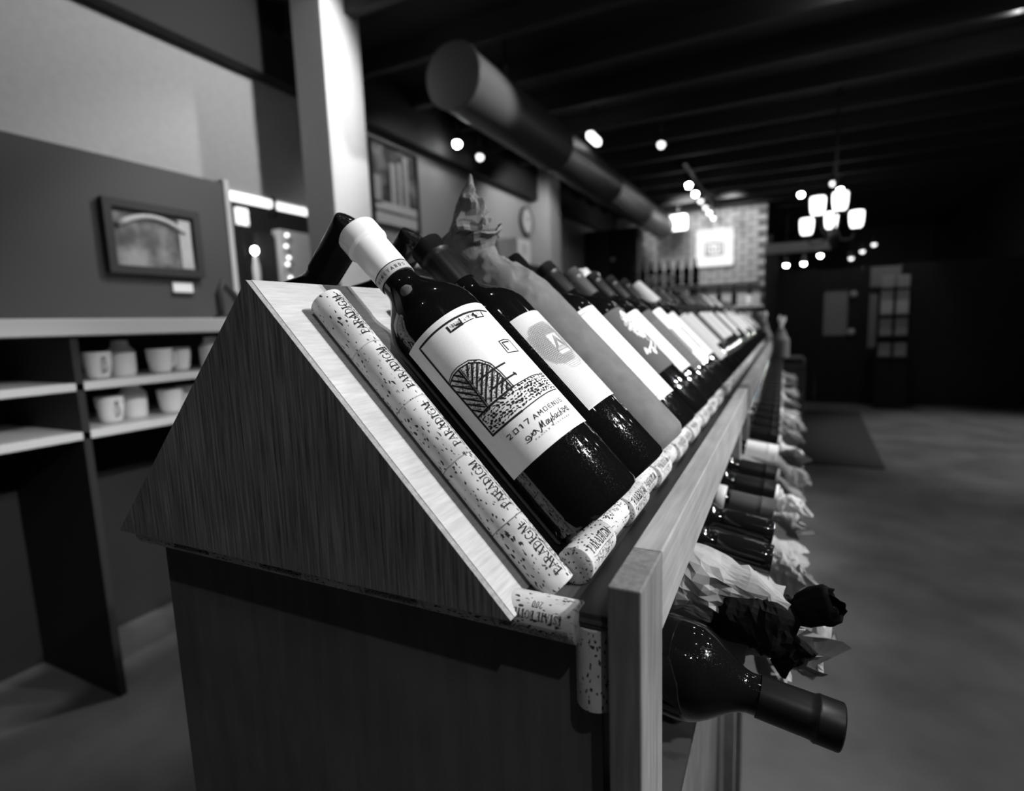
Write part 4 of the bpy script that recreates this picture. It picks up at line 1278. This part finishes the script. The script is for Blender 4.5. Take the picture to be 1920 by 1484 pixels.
# beam and partition with glazed doors
bmx = box('trim_2', (-0.15, 8.0, 1.02), (0.65, 8.12, 1.15), MAT['wall'])
tag(bmx, 'pale cross beam right of the brick wall', 'trim', kind='structure')
jb = box('trim_3', (-0.14, 8.0, FZ), (0.02, 8.12, 1.02), MAT['partition'])
tag(jb, 'gray jamb post beside the brick wall', 'trim', kind='structure')
pw = empty('wall_partition', (0, 7.6, FZ))
tag(pw, 'dark wooden partition with glazed doors across the aisle', 'wall', kind='structure')
for lo, hi in (((0.03, 0, 0), (0.50, 0.08, 1.70)), ((0.98, 0, 0), (1.06, 0.08, 1.70)), ((1.38, 0, 0), (2.58, 0.08, 1.70)), ((1.06, 0, 0), (1.38, 0.08, 0.70))):
    box('wall_panel', lo, hi, MAT['darkwood'], pw)
d1 = empty('door_1', (0.74, 7.6, FZ)); tag(d1, 'dark glazed door at the end of the aisle', 'door', kind='structure')
for lo, hi in (((-0.235, 0, 0), (0.235, 0.04, 0.86)), ((-0.235, 0, 1.42), (0.235, 0.04, 1.68)), ((-0.235, 0, 0.86), (-0.165, 0.04, 1.42)), ((0.10, 0, 0.86), (0.235, 0.04, 1.42))):
    box('door_rail', lo, hi, MAT['darkwood'], d1)
gl = box('door_pane', (-0.165, 0.015, 0.86), (0.10, 0.022, 1.42), MAT['pane'], d1)
hk = obj('door_knob', lathe([(0.012, 0), (0.03, 0.015), (0.042, 0.04), (0.02, 0.06)], 18), d1, Matrix.Translation((0.14, 0, 0.90)) @ Matrix.Rotation(PI / 2, 4, 'X'), MAT['counter'])
obj('door_lamp', lathe([(0.012, 0), (0.03, 0.015), (0.042, 0.04), (0.02, 0.06)], 18), d1, Matrix.Translation((0.15, 0, 1.36)) @ Matrix.Rotation(PI / 2, 4, 'X'), MAT['wall'])
w1 = empty('window_1', (1.22, 7.6, FZ)); tag(w1, 'interior window right of the glazed door', 'window', kind='structure')
box('window_pane', (-0.155, 0.02, 0.70), (0.155, 0.03, 1.68), MAT['pane'], w1)
box('window_bar', (-0.155, 0.0, 1.38), (0.155, 0.05, 1.44), MAT['darkwood'], w1)
# display stand with pale packets at the right
ds = empty('display_stand', (1.26, 7.15, FZ), 'narrow display stand with pale packets at the right of the aisle', 'stand')
box('stand_back', (-0.16, 0.06, 0), (0.16, 0.09, 1.40), MAT['darkwood'], ds)
for k, (zz, hh) in enumerate(((0.62, 0.16), (0.86, 0.20), (1.10, 0.28), (1.40, 0.14))):
    box('stand_tray', (-0.16, -0.06, zz - 0.02), (0.16, 0.059, zz), MAT['metal'], ds)
    for q in (-0.08, 0.07):
        box('packet', (q - 0.06, -0.02, zz + 0.0005), (q + 0.06, 0.03, zz + hh), MAT['counter'] if k == 2 else MAT['wall'], ds, 0.008)
# dark mat on the floor
mt = prism('floor_mat', [(0.0, 4.25), (0.825, 4.27), (0.93, 6.85), (0.05, 6.85)], 'z', FZ + 0.0005, FZ + 0.010, MAT['mat'])
tag(mt, 'dark runner mat lying on the aisle floor', 'mat')

# chandelier
ch = empty('chandelier', (0.47, 4.78, 0.80), 'five-light chandelier with glowing frosted glass shades', 'chandelier')
shade_me = lathe([(0.026, 0), (0.042, 0.012), (0.050, 0.05), (0.053, 0.115), (0.049, 0.132), (0.045, 0.130), (0.045, 0.03), (0.01, 0.012)], 28)
shade_me.materials.append(MAT['shade'])
cup2 = lathe([(0.012, -0.03), (0.028, -0.018), (0.034, -0.002)], 20); cup2.materials.append(MAT['metal'])
for (x_, y_, z_) in [(0.338, 4.50, 0.92), (0.487, 4.52, 0.94), (0.282, 5.0, 0.845), (0.466, 5.02, 0.88), (0.640, 4.98, 0.865)]:
    p = Vector((x_ - 0.47, y_ - 4.78, z_ - 0.80))
    arm = obj('chandelier_arm', tube_mesh([(0, 0, 0.0), (p.x * .4, p.y * .4, -0.04), (p.x * .8, p.y * .8, p.z - 0.09), (p.x, p.y, p.z - 0.03)], 0.009, 8), ch, None, MAT['metal'])
    s_ = obj('lamp_shade', shade_me, ch, Matrix.Translation(p))
    obj('shade_holder', cup2, s_)
obj('chandelier_stem', tube_mesh([(0, 0, -0.03), (0.0, 0, CZ - 0.80)], 0.010, 10), ch, None, MAT['metal'])
obj('chandelier_hub', lathe([(0.004, -0.10), (0.03, -0.08), (0.04, -0.03), (0.03, 0.03), (0.012, 0.06)], 20), ch, None, MAT['metal'])

# track and pendant lamps
hous = lathe([(0.010, 0.09), (0.032, 0.085), (0.036, 0.0), (0.033, 0.0), (0.031, 0.012)], 20, False, False); hous.materials.append(MAT['black'])
lens = lathe([(0.031, 0.012), (0.033, -0.010), (0.024, -0.030), (0.004, -0.038)], 20); lens.materials.append(MAT['lamp'])
lens2 = lens.copy(); lens2.materials.clear(); lens2.materials.append(MAT['lamp_or_glint'])
def lamp(x_, y_, z_, bright, label, group, cord=False, aim=(0, 0)):
    e = empty('ceiling_lamp', (x_, y_, z_), label, 'lamp', group)
    mt_ = Matrix.Rotation(aim[0], 4, 'X') @ Matrix.Rotation(aim[1], 4, 'Y')
    obj('lamp_housing', hous, e, mt_)
    obj('lamp_lens', lens if bright else lens2, e, mt_)
    obj('lamp_stem', tube_mesh([(0, 0, 0.088), (0, 0, CZ - z_)], 0.004 if cord else 0.008, 8), e, None, MAT['metal'])
    return e
tk = box('ceiling_track', (-0.92, 6.1, 1.86), (-0.88, 8.75, 1.89), MAT['black'])
tag(tk, 'black lighting track carrying the row of spots', 'track')
for k, yq in enumerate((6.38, 6.88, 7.35, 7.80, 8.25, 8.70)):
    lamp(-0.90, yq, 1.70, k < 2, ['nearest bright spot of the track row', 'second bright spot of the track row', 'third spot of the track row, dimmer', 'fourth spot of the track row', 'fifth spot of the track row', 'farthest spot of the track row'][k], 'spots on the lighting track', aim=(-0.4, 0))
for (x_, y_, z_, br, lab) in [(-2.38, 3.81, 1.70, True, 'spot at the top edge above the left wall'), (-2.40, 4.22, 1.70, False, 'dimmer spot above the left wall, right of its neighbour'), (-0.88, 4.75, 1.70, False, 'faint spot right of the air duct'),
                              (0.277, 7.70, 1.70, True, 'bright spot left of the chandelier'), (0.60, 7.26, 1.70, False, 'dim spot right above the chandelier stem'), (0.71, 7.70, 1.70, True, 'bright spot touching the upper chandelier shade')]:
    lamp(x_, y_, z_, br, lab, 'single ceiling spots', aim=(-0.4, 0))
for (x_, y_, z_, br, lab) in [(0.602, 9.5, 1.095, True, 'brightest pendant bulb straight below the chandelier'), (0.126, 9.5, 0.984, True, 'pendant bulb nearest the brick wall'), (0.376, 9.5, 0.99, True, 'pendant bulb second from the brick wall'),
                              (1.019, 9.5, 1.02, False, 'lowest of three pendant bulbs rising to the right'), (1.162, 9.5, 1.111, False, 'middle of three pendant bulbs rising to the right'), (1.308, 9.5, 1.20, False, 'highest of three pendant bulbs at the right')]:
    lamp(x_, y_, z_, br, lab, 'pendant bulbs beyond the partition', True)
